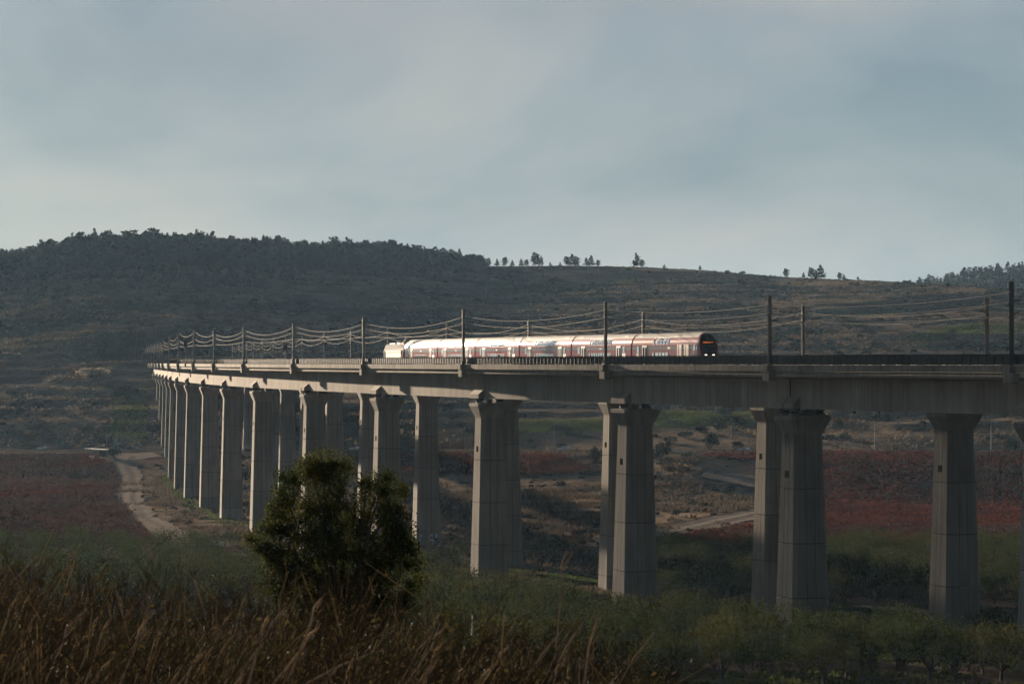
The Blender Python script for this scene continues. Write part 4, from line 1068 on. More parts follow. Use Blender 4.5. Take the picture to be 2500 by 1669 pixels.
# darker weed thickets on the valley floor
wx, wy = valley_points(5200, lambda x, y: (fbm(x, y, 45, 3, 91) > .52) & (y > 640)); k = off_track(wx, wy, 7); wx, wy = wx[k], wy[k]
# ---- shrubs on the hillside and in the valley
def CREST(u):
    ys = np.arange(1500, 2600, 8.0); return float(ys[np.argmax(hg(u * ys, ys) / ys)])
SP_ = [shrub_proto(30 + i) for i in range(5)] + [shrub_proto(50 + i, 'leaf_rust') for i in range(1)]
sh = []
n = 30000; x = RNG.random(n) * 900 - 450; y = 1060 + RNG.random(n) * 1250; d = (y - road_y(x)) / 1.244
dens = np.clip((fbm(x, y, 70, 4, 61) - .40) * 3.2, 0, 1) * .55 + .05
k = (d > 14) & (np.abs(x / y) < .17) & (RNG.random(n) < dens)
for Pg in GREENS: k &= ~(inpoly(x, y, Pg) & (RNG.random(n) < .85))
k &= ~((np.abs(x + 168) < 45) & (y > 1480) & (y < 1680))
x, y = x[k], y[k]; r = .7 + 2.2 * RNG.random(len(x)) ** 2.2
for a, b, c in zip(x, y, r): sh.append((c / b, a, b, c))
for a, b in zip(wx, wy): c = .5 + 1.0 * random.random() ** 2; sh.append((c / b, a, b, c))
for q in range(520):
    u = (RNG.random() * 1260 + 1100) / .9396; u = (u - 1250) / FPX
    b = CREST(u) + RNG.normal() * 9; c = .35 + .75 * RNG.random() ** 2; sh.append((c / b, u * b, b, c))
sh.sort(reverse=True); print('shrubs', len(sh))
def zone(x, y):
    px, pyy = pix(x, y, tz(x, y)); v = pyy * .9396
    w = 'high on the far hillside' if v < 700 else 'on the middle of the far hillside' if v < 800 else 'low on the far hillside' if v < 900 else 'on the slope seen between the piers' if v < 1030 else 'on the valley floor'
    return w
big = sh[:280]; kinds = {}
for i, (q, a, b, c) in sorted(enumerate(big), key=lambda e: e[1][1] / e[1][2]):
    kk = i % 6; zz = ('rusty brown' if kk == 5 else 'dark green') + ' shrub ' + zone(a, b); kinds[zz] = kinds.get(zz, 0) + 1
    plant('shrub', '%s, %s from the left there' % (zz, ordw(kinds[zz])), 'shrub', SP_, kk, a, b, (c * 1.15, c * 1.15, c * (.75 + .4 * random.random())), 'shrubs on the hill and valley floor')
V = []; F = []; k = 0
LOW = []
for s_ in range(5):
    rng = np.random.default_rng(200 + s_); d_ = rng.normal(size=(22, 3)); d_ /= np.linalg.norm(d_, axis=1)[:, None]; d_[:, 2] = np.abs(d_[:, 2]); v, f = quads(d_ * np.array([.75, .75, .8]) * (.5 + .5 * rng.random(22))[:, None], .62, .8, None, rng); LOW.append(v)
for q, a, b, c in sh[280:]:
    v = LOW[k // 88 % 5] * (c * np.array([1.15, 1.15, .9])) + np.array([a, b, tz(a, b)]); V.append(v); F.append(np.arange(len(v)).reshape(-1, 4) + k); k += len(v)
stuff(link('scrub', mesh_np('scrub', np.concatenate(V), np.concatenate(F), [M['leaf_shrub']])), 'countless small dark shrubs over the hillside and thickets')
# pale boulders and stones on the hillside
n = 9000; x = RNG.random(n) * 760 - 380; y = 1100 + RNG.random(n) * 1050; d = (y - road_y(x)) / 1.244
k = (d > 14) & (np.abs(x / y) < .168) & (fbm(x, y, 48, 4, 67) > .52); x, y = x[k], y[k]; n = len(x)
O = np.array([(1, 0, 0), (0, 1, 0), (-1, 0, 0), (0, -1, 0), (0, 0, 1)], float); r = (.22 + .55 * RNG.random(n) ** 3)[:, None, None]
V = O[None] * r * np.array([1.3, 1.0, .8]) * (.7 + .6 * RNG.random((n, 5, 1))) + np.stack([x, y, terrain_z(x, y)], 1)[:, None]
F = (np.arange(n)[:, None, None] * 5 + np.array([(0, 1, 4), (1, 2, 4), (2, 3, 4), (3, 0, 4)])[None]).reshape(-1, 3)
stuff(link('hill_stones', mesh_np('hill_stones', V.reshape(-1, 3), F, [M['rock']])), 'pale limestone rocks strewn over the hillside')
# dry grass on the hillside
n = 90000; x = RNG.random(n) * 760 - 380; y = 1080 + RNG.random(n) * 1000; d = (y - road_y(x)) / 1.244
k = (d > 9) & (np.abs(x / y) < .168) & (fbm(x, y * .5, 50, 4, 65) > .44) & (RNG.random(n) < .75); x, y = x[k], y[k]
tufts('hill_grass', 'dry tawny grass on the terraces of the hillside', x, y, .35 + .55 * RNG.random(len(x)), .9, 'hill_grass', 2)
# ---- pine wood on the hill, skyline trees
PINES = []
for i in range(7):
    v, f, mb = pine_proto(300 + i, i % 2 == 0 or i == 5); PINES.append((mesh_np('crown', v, f, [M['leaf_pine']]), mb.mesh('trunk', [M['bark']])))
PLOW = [pine_proto(330 + i, i % 2 == 0, True)[:2] for i in range(5)]
def crest(u):
    """distance of the skyline for a viewing direction"""
    ys = np.arange(1500, 2600, 6.0); return float(ys[np.argmax(hg(u * ys, ys) / ys)])
wood = []
for k in range(3600):
    vx = -60 + 1170 * random.random(); u = (vx / .9396 - 1250) / FPX; yc = crest(u)
    depth = np.interp(vx, [-60, 300, 700, 950, 1110], [125, 115, 100, 80, 25])
    y = yc + 25 - (depth + 20) * (random.random() ** 1.25) * (2.2 if random.random() < .05 else 1.0) + 14 * math.sin(vx * .05); x = u * y
    hgt = np.interp(vx, [-60, 60, 150, 450, 900, 1110], [8, 8, 11.5, 11.5, 11.5, 7]) * (.50 + .62 * random.random() ** .8)
    if random.random() < .10: hgt *= 1.28
    wood.append((yc - y, x, y, hgt))
front = sorted(wood, key=lambda w: -w[3] * (1.0 + .6 * (w[0] < 15) - .4 * (w[0] < -12)))
SK = [(1120, 8), (1140, 7), (1158, 8.5), (1175, 6), (1196, 7), (1208, 6.5), (1228, 12.5), (1240, 8), (1262, 4), (1285, 4), (1300, 9), (1312, 11), (1322, 9), (1345, 8), (1356, 10), (1372, 6), (1461, 12.5), (1473, 7), (1524, 4), (1606, 4.5), (1803, 7.5), (1843, 5), (1862, 9), (1872, 7), (1883, 11.5), (1926, 6), (1936, 4.5), (1968, 3)]
for i, (vx, hh) in enumerate(SK):
    u = (vx / .9396 - 1250) / FPX; y = crest(u) - 6 + 8 * random.random(); x = u * y
    if vx < 1260: lab = 'small dark tree on the skyline just right of the pine wood'
    elif vx < 1400: lab = 'round bushy tree on the open skyline above the train'
    elif vx < 1500: lab = 'lone dark tree on the skyline above the tall mast'
    elif vx < 1700: lab = 'tiny bush on the bare ridge line'
    else: lab = 'dark tree standing alone on the ridge above the right-hand masts'
    p = PINES[(1, 3, 6, 0, 5)[i * 3 % 5] if vx > 1400 or hh < 9 else 1 + 2 * (i % 3)]
    t = thing('ridge_tree', ' '.join((lab + ', %s from the left' % ordw(i + 1)).split()[:16]), 'tree', (x, y, tz(x, y) - .2), random.random() * 6, 'single trees along the ridge', (hh * .95, hh * .95, hh * .8))
    link('crown', p[0], t); link('trunk', p[1], t)
kinds = {}
for i, (e, x, y, h) in sorted(enumerate(front[:262]), key=lambda q: q[1][1] / q[1][2]):
    zz = 'standing against the sky' if e < 20 else 'inside the wood' if e < 90 else 'near the lower edge of the wood'; kinds[zz] = kinds.get(zz, 0) + 1
    lab = 'hilltop pine %s, %s from the left' % (zz, ordw(kinds[zz]))
    t = thing('pine_tree', lab, 'tree', (x, y, tz(x, y) - .3), random.random() * 6, 'pines of the hilltop wood', (h * 1.05, h * 1.05, h))
    p = PINES[i % 7]; link('crown', p[0], t); link('trunk', p[1], t)
def tree_mass(name, label, L, m):
    V = []; F = []; k = 0
    for i, (x, y, h) in enumerate(L):
        v = PLOW[i % 5][0] * np.array([h * 1.1, h * 1.1, h]); a = random.random() * 6.28
        v = np.stack([v[:,0]*math.cos(a) - v[:,1]*math.sin(a) + x, v[:,0]*math.sin(a) + v[:,1]*math.cos(a) + y, v[:,2] + tz(x, y) - .3], 1)
        V.append(v); F.append(np.arange(len(v)).reshape(-1, 4) + k); k += len(v)
    stuff(link(name, mesh_np(name, np.concatenate(V), np.concatenate(F), [M[m]])), label)
tree_mass('pine_wood', 'rest of the dense pine wood on the hilltop at the left', [(x, y, h) for e, x, y, h in front[262:]], 'leaf_pine')
far = []
for k in range(900):
    x = 330 + 260 * random.random(); y = 2650 + 420 * random.random()
    far.append((x, y, 6 + 6 * random.random()))
tree_mass('distant_wood', 'hazy wood on the distant hill at the right edge', far, 'leaf_pine')
# roadside and valley bushes that can be told apart
def bush(vx, vy, w, h, lab, m='leaf_shrub', nm='bush'):
    x, y = rv(vx, vy); s_ = y / FPX / .9396
    pr = shrub_proto(int(vx), m, 12, 22, .25); t = plant(nm, lab, 'bush', [pr], 0, x, y, (w * s_ / 2 / .95, w * s_ / 2 / .95, h * s_ / 1.15), None); return t
bush(262, 1052, 36, 26, 'dark bush beside the roadside shelter at the left')
bush(1365, 1062, 34, 40, 'dark roadside bush left of the pier behind the white off-road car')
bush(1520, 1056, 46, 46, 'leafy bush right of the middle pier by the road')
bush(1627, 1030, 46, 40, 'round dark bush on the slope above the road, right middle')
bush(1690, 1028, 28, 20, 'small dark bush just right of a larger round bush above the road')
bush(1664, 958, 52, 22, 'broad green bush on the bright grassy slope under the girder')
bush(1288, 1032, 24, 18, 'low bush by the road left of the white off-road car')
bush(1555, 1092, 90, 34, 'wide tawny thicket beside the bend of the dirt track', 'leaf_rust', 'thicket')
bush(1600, 1096, 30, 22, 'pale reed clump at the tip of the tawny thicket', 'plume', 'reed_clump')
bush(205, 862, 90, 24, 'pale feathery plume grass clump left of the abutment', 'plume', 'plume_grass')
bush(2320, 1040, 40, 40, 'dark bush at the right edge above the road')
# ---- big dark tree in the middle foreground
def big_tree():
    y0 = 112.; k = y0 / FPX / .9396; x0 = (765 / .9396 - 1250) / FPX * y0
    zg = tz(x0, y0); t = thing('broadleaf_tree', 'large dark bushy tree in the foreground hiding the piers left of centre', 'tree', (x0, y0, zg))
    rng = np.random.default_rng(5)
    L = [(745,1075,44),(715,1065,30),(775,1070,34),(700,1095,30),(760,1110,46),(665,1098,30),(655,1130,30),(648,1165,34),(640,1200,38),(610,1225,30),(590,1245,26),(582,1230,18),(880,1100,32),(905,1130,26),(862,1140,38),(915,1185,34),(890,1170,34),(930,1235,36),(940,1285,34),(950,1335,30),(935,1375,30),(905,1250,40),(715,1170,44),(770,1165,52),(820,1190,56),(690,1230,52),(750,1235,62),(830,1255,62),(880,1300,56),(640,1290,42),(690,1310,54),(760,1320,64),(830,1345,62),(720,1380,60),(800,1410,66),(890,1390,56),(640,1350,40),(845,1110,22),(620,1265,30),(900,1215,30)]
    lob = []
    for vx, vy, r in L:
        zc = Z0 + (885 - vy / .9396) / FPX * y0 - zg
        lob.append(((vx - 765) * k, rng.normal() * 1.1, zc, r * k * .92))
    pts = []
    for x, y, z, r in lob:
        m = max(10, int(74 * (r / .6) ** 2)); d = rng.normal(size=(m, 3)); d /= np.linalg.norm(d, axis=1)[:, None]
        c = np.array([x, y, z]) + d * (r * (.35 + .8 * rng.random(m)))[:, None]
        for q in c:      # leafy tufts
            nn = int(20 + rng.random() * 16); pts.append(q + rng.normal(size=(nn, 3)) * np.array([.12, .12, .10]))
    C = np.concatenate(pts); V, F = quads(C, .055 + .075 * rng.random(len(C)), .5, .2, rng)
    link('crown', mesh_np('crown', V, F, [M['leaf_tree']]), t)
    mb = MB(); mb.bar((0, 0, -.4), (-.1, 0, 1.6), .30, 10, .24); mb.bar((0, 0, .8), (.5, .2, 2.2), .20, 8, .15); mb.build('trunk', M['bark'], t)
    b = MB(); limb_mesh(b, (-.1, 0, 1.5), [(l[0], l[1], l[2]) for l in lob[::2]], .11, .018, rng, 6); limb_mesh(b, (.5, .2, 2.1), [(l[0], l[1], l[2]) for l in lob[1::2]], .09, .015, rng, 6)
    stuff(b.build('limbs', M['bark'], t)); print('big tree', len(F))
big_tree()
# ---- foreground brush (out of focus dry stems)
def brush():
    rng = np.random.default_rng(9); SV = []; SF = []; LV = []; k = 0
    top_v = [(-60, 1240), (0, 1262), (200, 1290), (400, 1310), (640, 1330), (850, 1345), (1000, 1360), (1100, 1400), (1250, 1440), (1400, 1470), (1500, 1500), (1580, 1570), (1640, 1660)]
    nst = 3000; leafC = []
    P0 = []; P1 = []; R = []
    for i in range(nst):
        y = 22 + 40 * rng.random() ** .8; vx = -80 + 1680 * rng.random(); u = (vx / .9396 - 1250) / FPX; x = u * y
        vt = np.interp(vx, [a for a, b in top_v], [b for a, b in top_v]) + 210 * rng.random() ** 1.0 * (1 if rng.random() < .93 else -.25) + 20
        ztop = Z0 + (885 - vt / .9396) / FPX * y; zg = tz(x, y); 
        if ztop < zg + .3: continue
        H = ztop - zg; H = min(H, 3.6); lean = rng.normal() * .16 + .20
        b = np.array([x - lean * H, y, ztop - H]); tp = np.array([x, y + rng.normal() * .3, ztop]); mid = (b + tp) / 2 + np.array([-.06 * H, 0, .05 * H]) * rng.normal()
        r = .0045 + .0055 * rng.random()
        ch = [b, (b + mid) / 2, mid, (mid + tp) / 2, tp]
        for a in range(4): P0.append(ch[a]); P1.append(ch[a+1]); R.append(r * (1 - .2 * a))
        for q in range(rng.integers(4, 9)):      # side twigs
            f = .3 + .68 * rng.random(); o = b + (tp - b) * f; d = np.array([rng.normal() * .5 + .25, rng.normal() * .4, .55 + .4 * rng.random()]); e = o + d * (.12 + .42 * rng.random()) * min(1, H / 2)
            P0.append(o); P1.append(e); R.append(r * .5)
            m = rng.integers(0, 4); leafC.append(o + (e - o) * rng.random((m, 1)) + rng.normal(size=(m, 3)) * .03)
    P0 = np.array(P0); P1 = np.array(P1); R = np.array(R)[:, None]
    d = P1 - P0; d /= np.linalg.norm(d, axis=1)[:, None] + 1e-9; a = np.cross(d, [0, 1.0, 0.1]); a /= np.linalg.norm(a, axis=1)[:, None] + 1e-9; c = np.cross(d, a)
    V = []; 
    for t_ in (0, 2.094, 4.189): V += [P0 + (a * math.cos(t_) + c * math.sin(t_)) * R, P1 + (a * math.cos(t_) + c * math.sin(t_)) * R * .8]
    V = np.stack(V, 1).reshape(-1, 3); n = len(P0); base = np.arange(n)[:, None] * 6
    F = np.concatenate([base + [0, 1, 3, 2], base + [2, 3, 5, 4], base + [4, 5, 1, 0]]); 
    LC = np.concatenate(leafC); lv, lf = quads(LC, .02 + .035 * rng.random(len(LC)), .5, None, rng)
    V2 = np.concatenate([V, lv]); F2 = np.concatenate([F, lf + len(V)]); print('brush', len(F2))
    pale = (np.random.default_rng(3).random(n) < .15) * 2
    stuff(link('dry_brush', mesh_np('dry_brush', V2, F2, [M['brush'], M['brush_leaf'], M['brush_pale']], np.concatenate([pale, pale, pale, np.ones(len(lf))]))), 'dense dry brown brush filling the lower left foreground')
    # pale bare stalks, each a thing of its own
    S = [(1255, 1570, 1352, 1405), (1262, 1530, 1310, 1440), (1200, 1568, 1293, 1440), (1340, 1568, 1372, 1408), (1420, 1568, 1500, 1450), (700, 1568, 870, 1490), (1290, 1335, 1297, 1265)]
    rs = random.Random(12)
    for q in range(64):
        vx = 20 + 1420 * rs.random(); vt = float(np.interp(vx, [a_ for a_, b_ in top_v], [b_ for a_, b_ in top_v])) + 30 + 200 * rs.random(); ln = 30 + 75 * rs.random(); an = math.radians(48 + 26 * rs.random())
        if vt < 1545: S.append((vx - ln * math.cos(an), vt + ln * math.sin(an), vx, vt))
    xs_ = sorted(q[2] for q in S)
    for i, (a, b, c_, d_) in enumerate(S):
        y = 24 + 14 * rng.random(); f = y / FPX / .9396; r = .006 + .005 * rs.random()
        def pt(vx, vy): return Vector(((vx - 1174.6) * f, y, Z0 + (831.5 - vy) * f))
        A, B = pt(a, b), pt(c_, d_); A2 = A + (A - B).normalized() * .5
        mb = MB(); M1 = (A + B) / 2 + Vector((-.02, .03, .012)); mb.bar(A2, A, r, 6, r); mb.bar(A, M1, r, 6, r * .9); mb.bar(M1, B, r * .9, 6, r * .4)
        for q in range(3):
            o = A.lerp(B, .4 + .18 * q); mb.bar(o, o + Vector((.04 + .03*rng.random(), 0, .07 + .05*rng.random())), r * .35, 4, r * .2)
        st = mb.build('dry_stalk', M['stalk'])
        tag(st, 'pale bare stalk leaning out of the brown brush, %s from the left' % ordw(1 + xs_.index(c_)), 'stalk', 'pale stalks in the foreground brush')
brush()

# ================================================================== road side things, vehicles, portals
def road_pt(px, lane):
    u = (px - 1250) / FPX; y = 1160 / (1 + .74 * u); x = u * y; n = 1.244
    x, y = x + lane * .74 / n, y + lane / n
    return x, y, tz(x, y) + .17
RDIR = math.atan2(-.74, 1)
def wheel_set(t, xs, w, r):
    for x in xs:
        for sy in (-1, 1):
            m = MB(); m.bar((x, sy*(w - .22), r), (x, sy*w, r), r, 16); wl = m.build('wheel', [M['tyre']], t)
            m = MB(); m.bar((x, sy*(w - .02), r), (x, sy*(w + .015), r), r * .62, 12); m.build('rim', [M['chrome']], wl)
def loft(mb, prof, w0, w1, zc, m=0):
    """side outline lofted across the car, narrower above zc"""
    n = len(prof)
    def ring(s): return [(x, s * (w0 if z <= zc else w0 + (w1 - w0) * min(1, (z - zc) / .55)), z) for x, z in prof]
    a, b = ring(-1), ring(1); i = len(mb.v); mb.v += a + b
    for k in range(n): mb.f.append((i + k, i + (k+1) % n, i + n + (k+1) % n, i + n + k)); mb.m.append(m)
    mb.f.append(tuple(i + n - 1 - k for k in range(n))); mb.m.append(m); mb.f.append(tuple(i + n + k for k in range(n))); mb.m.append(m)
CARS = {
 'suv': dict(body=[(-2.35,.45),(2.3,.45),(2.38,.8),(2.3,1.02),(1.25,1.14),(-2.2,1.16),(-2.36,.9)], top=[(1.15,1.12),(.45,1.72),(-1.7,1.78),(-2.2,1.16)], win=[((.95,1.16),(.4,1.62),(-.35,1.65),(-.35,1.16)),((-.43,1.16),(-.43,1.65),(-1.35,1.66),(-1.35,1.16)),((-1.43,1.2),(-1.43,1.62),(-1.68,1.62),(-2.02,1.22))], r=.38, w=.95),
 'hatch': dict(body=[(-2.0,.38),(2.0,.38),(2.1,.65),(1.95,.85),(1.05,.98),(-1.95,1.0),(-2.08,.75)], top=[(1.0,.97),(.25,1.46),(-1.35,1.5),(-1.95,.99)], win=[((.8,1.0),(.2,1.38),(-.4,1.4),(-.4,1.0)),((-.48,1.0),(-.48,1.4),(-1.3,1.41),(-1.62,1.02))], r=.32, w=.88),
 'sedan': dict(body=[(-2.3,.36),(2.25,.36),(2.35,.6),(2.2,.8),(1.2,.95),(-1.6,1.02),(-2.25,.98),(-2.34,.7)], top=[(1.1,.94),(.3,1.40),(-.9,1.42),(-1.85,1.0)], win=[((.85,.98),(.25,1.33),(-.35,1.35),(-.35,.98)),((-.43,.98),(-.43,1.35),(-.95,1.34),(-1.5,1.0))], r=.33, w=.9),
 'van': dict(body=[(-2.6,.45),(2.5,.45),(2.6,.8),(2.45,1.1),(-2.6,1.15)], top=[(2.4,1.1),(1.7,1.95),(-2.55,2.0),(-2.6,1.15)], win=[((2.05,1.2),(1.6,1.8),(.7,1.82),(.7,1.2)),((.6,1.2),(.6,1.82),(-.8,1.84),(-.8,1.2))], r=.36, w=.98)}
def car(kind, paint, x, y, z, rz, label, cat='car', lamps=False):
    k = CARS[kind]; t = thing('parked_car' if kind == 'van' else 'car', label, cat, (x, y, z), rz, None)
    mb = MB(); loft(mb, k['body'], k['w'], k['w'], 9); b = mb.build('body', [M[paint]], t)
    bv = b.modifiers.new('bevel', 'BEVEL'); bv.width = .09; bv.segments = 2
    zc = k['top'][0][1]; mb = MB(); loft(mb, k['top'], k['w'] - .06, k['w'] - .24, zc); c = mb.build('roof', [M[paint]], t)
    bv = c.modifiers.new('bevel', 'BEVEL'); bv.width = .07; bv.segments = 2
    zt = max(p[1] for p in k['top'])
    for w in k['win']:
        for s in (-1, 1):
            m = MB(); m.poly([(px_, s * (k['w'] - .06 - .18 * min(1, (pz - zc) / .55) + .012), pz) for px_, pz in w]); m.build('window', [M['carglass']], t)
    (xa, za), (xb, zb) = k['top'][0], k['top'][1]
    m = MB(); m.poly([(xa - .02, -k['w'] + .16, za + .06), (xa - .02, k['w'] - .16, za + .06), (xb + .06, k['w'] - .3, zb - .05), (xb + .06, -k['w'] + .3, zb - .05)]); m.build('windscreen', [M['carglass']], t)
    fx_ = max(p[0] for p in k['body'])
    for s in (-1, 1):
        m = MB(); m.box(fx_ - .25, fx_ + .02, s*(k['w']-.34) - .17, s*(k['w']-.34) + .17, .66, .84); m.build('headlight', [M['lamp'] if lamps else M['sign_white']], t)
        m = MB(); m.box(-fx_ - .0, -fx_ + .16, s*(k['w']-.26) - .12, s*(k['w']-.26) + .12, .72, .9); m.build('tail_light', [M['tail']], t)
        m = MB(); m.box(xa - .25, xa - .1, s*(k['w'] + .08) - .09, s*(k['w'] + .08) + .09, zc + .02, zc + .17); m.build('mirror', [M[paint]], t)
    wheel_set(t, (-1.4, 1.42), k['w'], k['r']); return t
x, y, z = road_pt(110, -1.5); car('hatch', 'white_paint', x, y, z, RDIR + math.pi, 'white hatchback with shining headlights on the road at the far left', lamps=True)
x, y, z = road_pt(317, 2); car('hatch', 'dark_paint', x, y, z, RDIR, 'dark car on the road beside the shelter at the left')
x, y, z = road_pt(863, 1); car('sedan', 'white_paint', x, y, z, RDIR + math.pi, 'white car on the road partly hidden by a pier left of centre')
x, y, z = road_pt(1382, -1); car('suv', 'white_paint', x, y, z, RDIR + math.pi, 'white off-road car driving left on the road between the middle piers')
x, y, z = road_pt(1821, -1); car('sedan', 'white_paint', x, y, z, RDIR + math.pi, 'white low sedan on the road left of the right-hand piers')
x, y = rv(492, 1256); car('hatch', 'white_paint', x, y, tz(x, y), math.radians(160), 'white car glinting at the edge of the left orchard')
x, y = rv(617, 1208); car('van', 'white_paint', x, y, tz(x, y), math.radians(200), 'white van parked at the foot of a pier beside the big tree', 'van')
# green road sign
def road_sign():
    x, y, z = road_pt(256, 6.0); z = tz(x, y); t = thing('road_sign', 'tall green direction sign standing beside the road at the left', 'road sign', (x, y, z), 0)
    p = MB(); p.bar((-.7, 0, -.2), (-.7, 0, 4.6), .07, 6); p.build('post', [M['galv']], t); p = MB(); p.bar((.7, 0, -.2), (.7, 0, 4.6), .07, 6); p.build('post', [M['galv']], t)
    b = MB(); b.box(-1.0, 1.0, -.14, -.08, 1.7, 4.7); b.build('board', [M['sign_green']], t)
    for k in range(5):
        l = MB(); l.box(-.25, .8 - .12 * (k % 3), -.152, -.141, 4.3 - k * .5, 4.42 - k * .5); l.build('lettering', [M['sign_white']], t)
    a = MB(); a.poly([(-.8, -.15, 3.0), (-.45, -.15, 3.0), (-.62, -.15, 3.4)]); a.build('arrow', [M['sign_white']], t)
road_sign()
def lamp_post(px, label, hgt=9.5, off=6.5):
    x, y, z = road_pt(px, off); z = tz(x, y); t = thing('street_lamp', label, 'street lamp', (x, y, z - .2), 0, 'lamp posts along the road')
    p = MB(); p.bar((0, 0, 0), (0, 0, hgt * .92), .10, 8, .06); p.bar((0, 0, hgt * .92), (.5, -.3, hgt), .05, 6); p.bar((.5, -.3, hgt), (1.5, -.9, hgt + .1), .045, 6); p.build('pole', [M['galv']], t)
    h = MB(); h.box(1.4, 2.1, -1.05, -.8, hgt + .05, hgt + .2); h.build('lamp_head', [M['galv']], t)
for px, lab in ((113, 'thin lamp post beside the white hatchback at the far left'), (232, 'lamp post beside the roadside shelter'), (1107, 'lamp post seen between piers left of the middle'), (1326, 'lamp post behind the white off-road car'), (1759, 'lamp post left of the white low sedan'), (2110, 'lamp post behind the right-hand piers'), (2395, 'lamp post near the right edge of the photo')): lamp_post(px, lab)
def hill_pole(vx, vy, h, lab):
    x, y = rv(vx, vy); t = thing('utility_pole', lab, 'pole', (x, y, tz(x, y) - .3)); p = MB(); p.bar((0, 0, 0), (0, 0, h), .14, 7, .09); p.build('pole', [M['timber']], t); c = MB(); c.box(-.8, .8, -.06, .06, h - .8, h - .65); c.build('crossarm', [M['timber']], t)
hill_pole(2077, 826, 12, 'thin utility pole on the green hillside at the right')
hill_pole(313, 800, 13, 'tall thin pole beside the left tunnel portal')
def guard_rail():
    xs = np.linspace(-230, 190, 150); t = thing('guard_rail', 'long low steel guard rail along the near edge of the road', 'guard rail', (0, road_y(0) - 7.4, tz(0, road_y(0) - 7.4)))
    pts = [Vector((x + 5.4 * .595, road_y(x) - 5.4 * .803, 0)) for x in xs]
    for p in pts: p.z = tz(p.x, p.y) + .05
    b = MB(); b.rings([[(p.x, p.y, p.z + .42), (p.x + .04, p.y + .06, p.z + .5), (p.x, p.y, p.z + .72), (p.x + .1, p.y + .1, p.z + .57)] for p in pts]); on(t, b.build('beam', [M['galv']], t))
    me = MB(); me.box(-.06, .06, -.06, .06, -.2, .66); m_ = me.mesh('post', [M['galv']])
    for p in pts: on(t, link('post', m_, t, (p.x + .1, p.y + .12, p.z)))
guard_rail()
def shelter():
    x, y = rv(222, 1048); z = tz(x, y); t = thing('roadside_shelter', 'flat white canopy on thin posts beside the road at the left', 'shelter', (x, y, z), RDIR)
    r = MB(); r.poly([(-4.8, -1.8, 3.15), (4.8, -1.8, 2.85), (4.8, 1.8, 2.85), (-4.8, 1.8, 3.15)]); r.rings([[(-4.8, -1.8, 3.0), (4.8, -1.8, 2.7), (4.8, 1.8, 2.7), (-4.8, 1.8, 3.0)], [(-4.8, -1.8, 3.14), (4.8, -1.8, 2.84), (4.8, 1.8, 2.84), (-4.8, 1.8, 3.14)]]); r.build('canopy', [M['canopy']], t)
    for px_ in (-4, 0, 4):
        for py_ in (-1.5, 1.5): p = MB(); p.bar((px_, py_, -.2), (px_, py_, 2.85), .06, 6); p.build('post', [M['galv']], t)
    x, y = rv(238, 1047); t = thing('shed', 'small dark shed beside the white canopy', 'shed', (x, y, tz(x, y)), RDIR)
    m = MB(); m.box(-1.3, 1.3, -1.1, 1.1, -.2, 2.3); m.build('walls', [M['timber']], t); m = MB(); m.box(-1.5, 1.5, -1.3, 1.3, 2.3, 2.45); m.build('roof', [M['dark']], t); m = MB(); m.box(-.4, .4, -1.13, -1.09, -.1, 1.9); m.build('door', [M['dark']], t)
    x, y = rv(211, 1053); t = thing('crate', 'small pale blue-white crate at the corner of the vineyard', 'crate', (x, y, tz(x, y)), .3)
    m = MB(); m.box(-.8, .8, -.6, .6, 0, 1.0); m.build('box', [M['white_paint']], t); m = MB(); m.box(-.85, .85, -.65, .65, 1.0, 1.08); m.build('lid', [M['canopy']], t)
    x, y = rv(284, 1046); t = thing('barrier', 'raised barrier bar on a post where the track meets the road', 'barrier', (x, y, tz(x, y)), RDIR)
    m = MB(); m.bar((0, 0, -.2), (0, 0, 2.4), .08, 6); m.build('post', [M['timber']], t); m = MB(); m.bar((.3, 0, 2.3), (-2.6, 0, 3.2), .06, 6); m.build('bar', [M['timber']], t)
shelter()
# tunnel portals, abutment, retaining wall at the far end
def portal(x, y, label, tilt):
    z = Z0 - 1.0; t = thing('tunnel_portal', label, 'tunnel portal', (x, y, z), .08)
    R0, R1, hw = 3.7, 4.9, 2.6
    def arc(r, yy, lean): return [(r, yy + lean * 0, -1)] + [(r * math.cos(a), yy - lean * (hw + r * math.sin(a)), hw + r * math.sin(a)) for a in np.linspace(0, math.pi, 15)] + [(-r, yy, -1)]
    mb = MB(); fo, fi, bo, bi = arc(R1, 0, -.25), arc(R0, 0, -.25), arc(R1, 22, 0), arc(R0, 22, 0); n = len(fo)
    for k in range(n - 1):
        mb.poly([fo[k], fo[k+1], fi[k+1], fi[k]]); mb.poly([fo[k+1], fo[k], bo[k], bo[k+1]])
    mb.build('hood', [M['tunnel']], t)
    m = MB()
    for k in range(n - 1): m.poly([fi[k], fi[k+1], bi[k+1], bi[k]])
    m.poly(bi[::-1]); m.build('bore', [M['recess_shade']], t)
    m = MB(); m.box(-6.4, -R1 + .1, 5, 5.8, -1, 8.0); m.box(R1 - .1, 6.4, 5, 5.8, -1, 8.0); m.box(-R1 + .1, R1 - .1, 5, 5.8, hw + R1 - .3, 8.0); w = m.build('headwall', [M['tunnel']], t); w['kind'] = 'stuff'
pe = P(1302, 4.45); portal(pe.x - 1.5, 1648, 'left tunnel portal at the far end of the nearer viaduct', .2)
pf = P(1305, D_FAR - 4.45); portal(pf.x - 6, 1650, 'right tunnel portal with dark arch at the far end of the farther viaduct', .2)
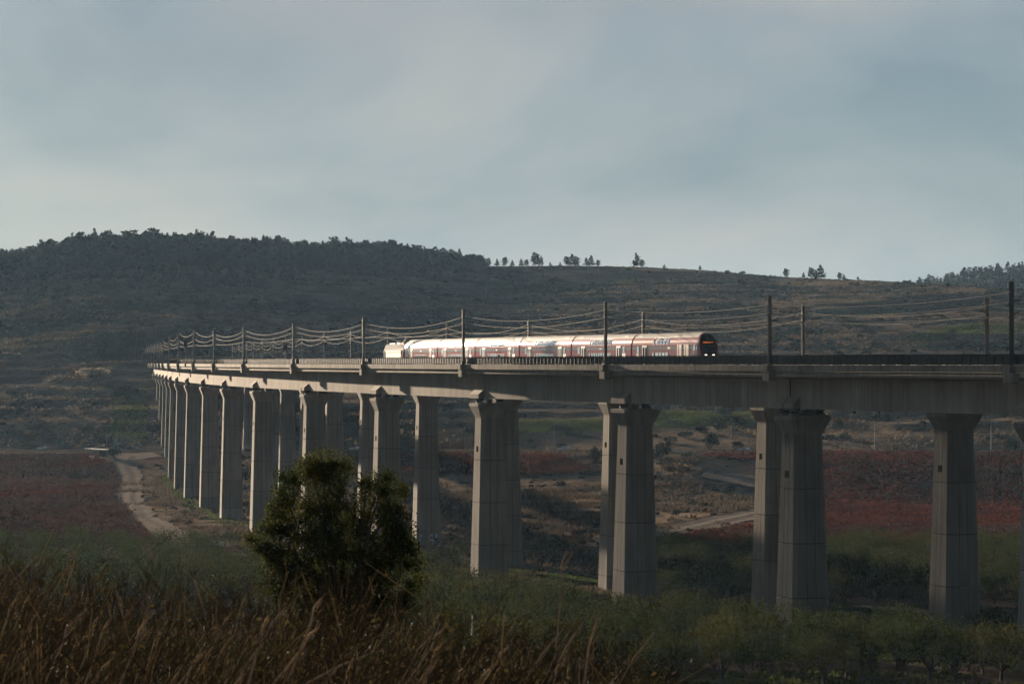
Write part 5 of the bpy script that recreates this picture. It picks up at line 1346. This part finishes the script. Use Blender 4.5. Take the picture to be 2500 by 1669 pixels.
def wall_thing(name, label, cat, x0, x1, y0, y1, h0, h1, slab=True):
    t = thing(name, label, cat, ((x0+x1)/2, (y0+y1)/2, Z0 + h0)); dx, dy, dz = (x1-x0)/2, (y1-y0)/2, h1 - h0
    n = max(2, int(dx * 2 / 4)); 
    for k in range(n):
        a = -dx + 2*dx*k/n; m = MB(); m.box(a + .03, a + 2*dx/n - .03, -dy, dy, 0, dz - .3); m.build('panel', [M['tunnel']], t)
    m = MB(); m.box(-dx, dx, -dy - .12, dy, dz - .298, dz); m.build('coping', [M['tunnel']], t); m = MB(); m.box(-dx, dx, -dy + .3, dy, -3, dz - .35); m.build('backing', [M['recess_shade']], t)
wall_thing('abutment_wall', 'pale concrete abutment wall where the nearer viaduct meets the hillside', 'wall', -184, -169, 1540, 1543, -13.5, -3.7)
wall_thing('retaining_wall', 'low pale wall between the two tunnel portals', 'wall', -168, -156, 1642, 1643.4, -1.5, 2.6)
# sprayed pictures low on a far pier
def sprayed(pier, y0, z0, shapes):
    a = A0 + 30 / 36 + .02
    for y_, z_, w_, h_, m_, k in shapes:
        m = MB(); x = -a - .012 - .004 * k; m.poly([(x, y0 - y_ , z0 + z_), (x, y0 - y_ - w_, z0 + z_), (x, y0 - y_ - w_, z0 + z_ + h_), (x, y0 - y_, z0 + z_ + h_)]); m.build('graffiti', [M[m_]], pier)
fp = FP_[4]; zt_ = 1.3
sprayed(fp, -.2, zt_, [(0, 0, 1.7, 1.5, 'graf_white', 0), (.15, .45, .4, .5, 'graf_black', 1), (.7, .3, .35, 1.2, 'graf_black', 1), (1.0, 0, .75, .6, 'graf_black', 2), (1.25, .7, .14, .8, 'graf_white', 3)])
sprayed(fp, 2.3, zt_, [(0, 0, .95, .9, 'graf_blue', 0), (.25, .9, .5, .45, 'graf_white', 1), (.1, .3, .25, .3, 'graf_white', 2)])
sprayed(NP_[6], 1.9, 1.5, [(0, .2, .8, .9, 'graf_white', 0), (.1, .4, .4, .4, 'graf_blue', 1)])
# a bird in flight under the girder
y = 470.; x = (1380 - 1250) / FPX * y; t = thing('bird', 'small black bird in flight just below the girder between the middle piers', 'bird', (x, y, Z0 + (885 - 993) / FPX * y))
m = MB(); m.rings([[(dx, q * math.cos(a), q * math.sin(a)) for a in np.linspace(0, 5.5, 7)] for dx, q in ((-.22, .01), (-.1, .06), (.05, .07), (.17, .045), (.24, .01))]); m.build('body', [M['black']], t)
for s_ in (-1, 1):
    m = MB(); m.poly([(.1, s_*.04, .03), (-.08, s_*.04, .03), (-.06, s_*.3, .14), (.06, s_*.28, .15)]); m.poly([(.06, s_*.28, .15), (-.06, s_*.3, .14), (-.12, s_*.6, .02)]); m.build('wing', [M['black']], t)

# ------------------------------------------------------------------ haze
hz = MB(); hz.box(-1560, 1560, -330, 3880, Z0 - 62 - 20, Z0 + 112)
hm = bpy.data.materials.new('haze'); hm.use_nodes = True; ht = hm.node_tree; ht.nodes.clear()
pv = N(ht, 'ShaderNodeVolumePrincipled'); pv.inputs['Color'].default_value = (.42, .68, 1.0, 1); pv.inputs['Density'].default_value = .000018; pv.inputs['Anisotropy'].default_value = .25
ho = N(ht, 'ShaderNodeOutputMaterial'); LK(ht, pv.outputs[0], ho.inputs['Volume'])
stuff(hz.build('haze', [hm]), 'thin bluish haze over the valley')
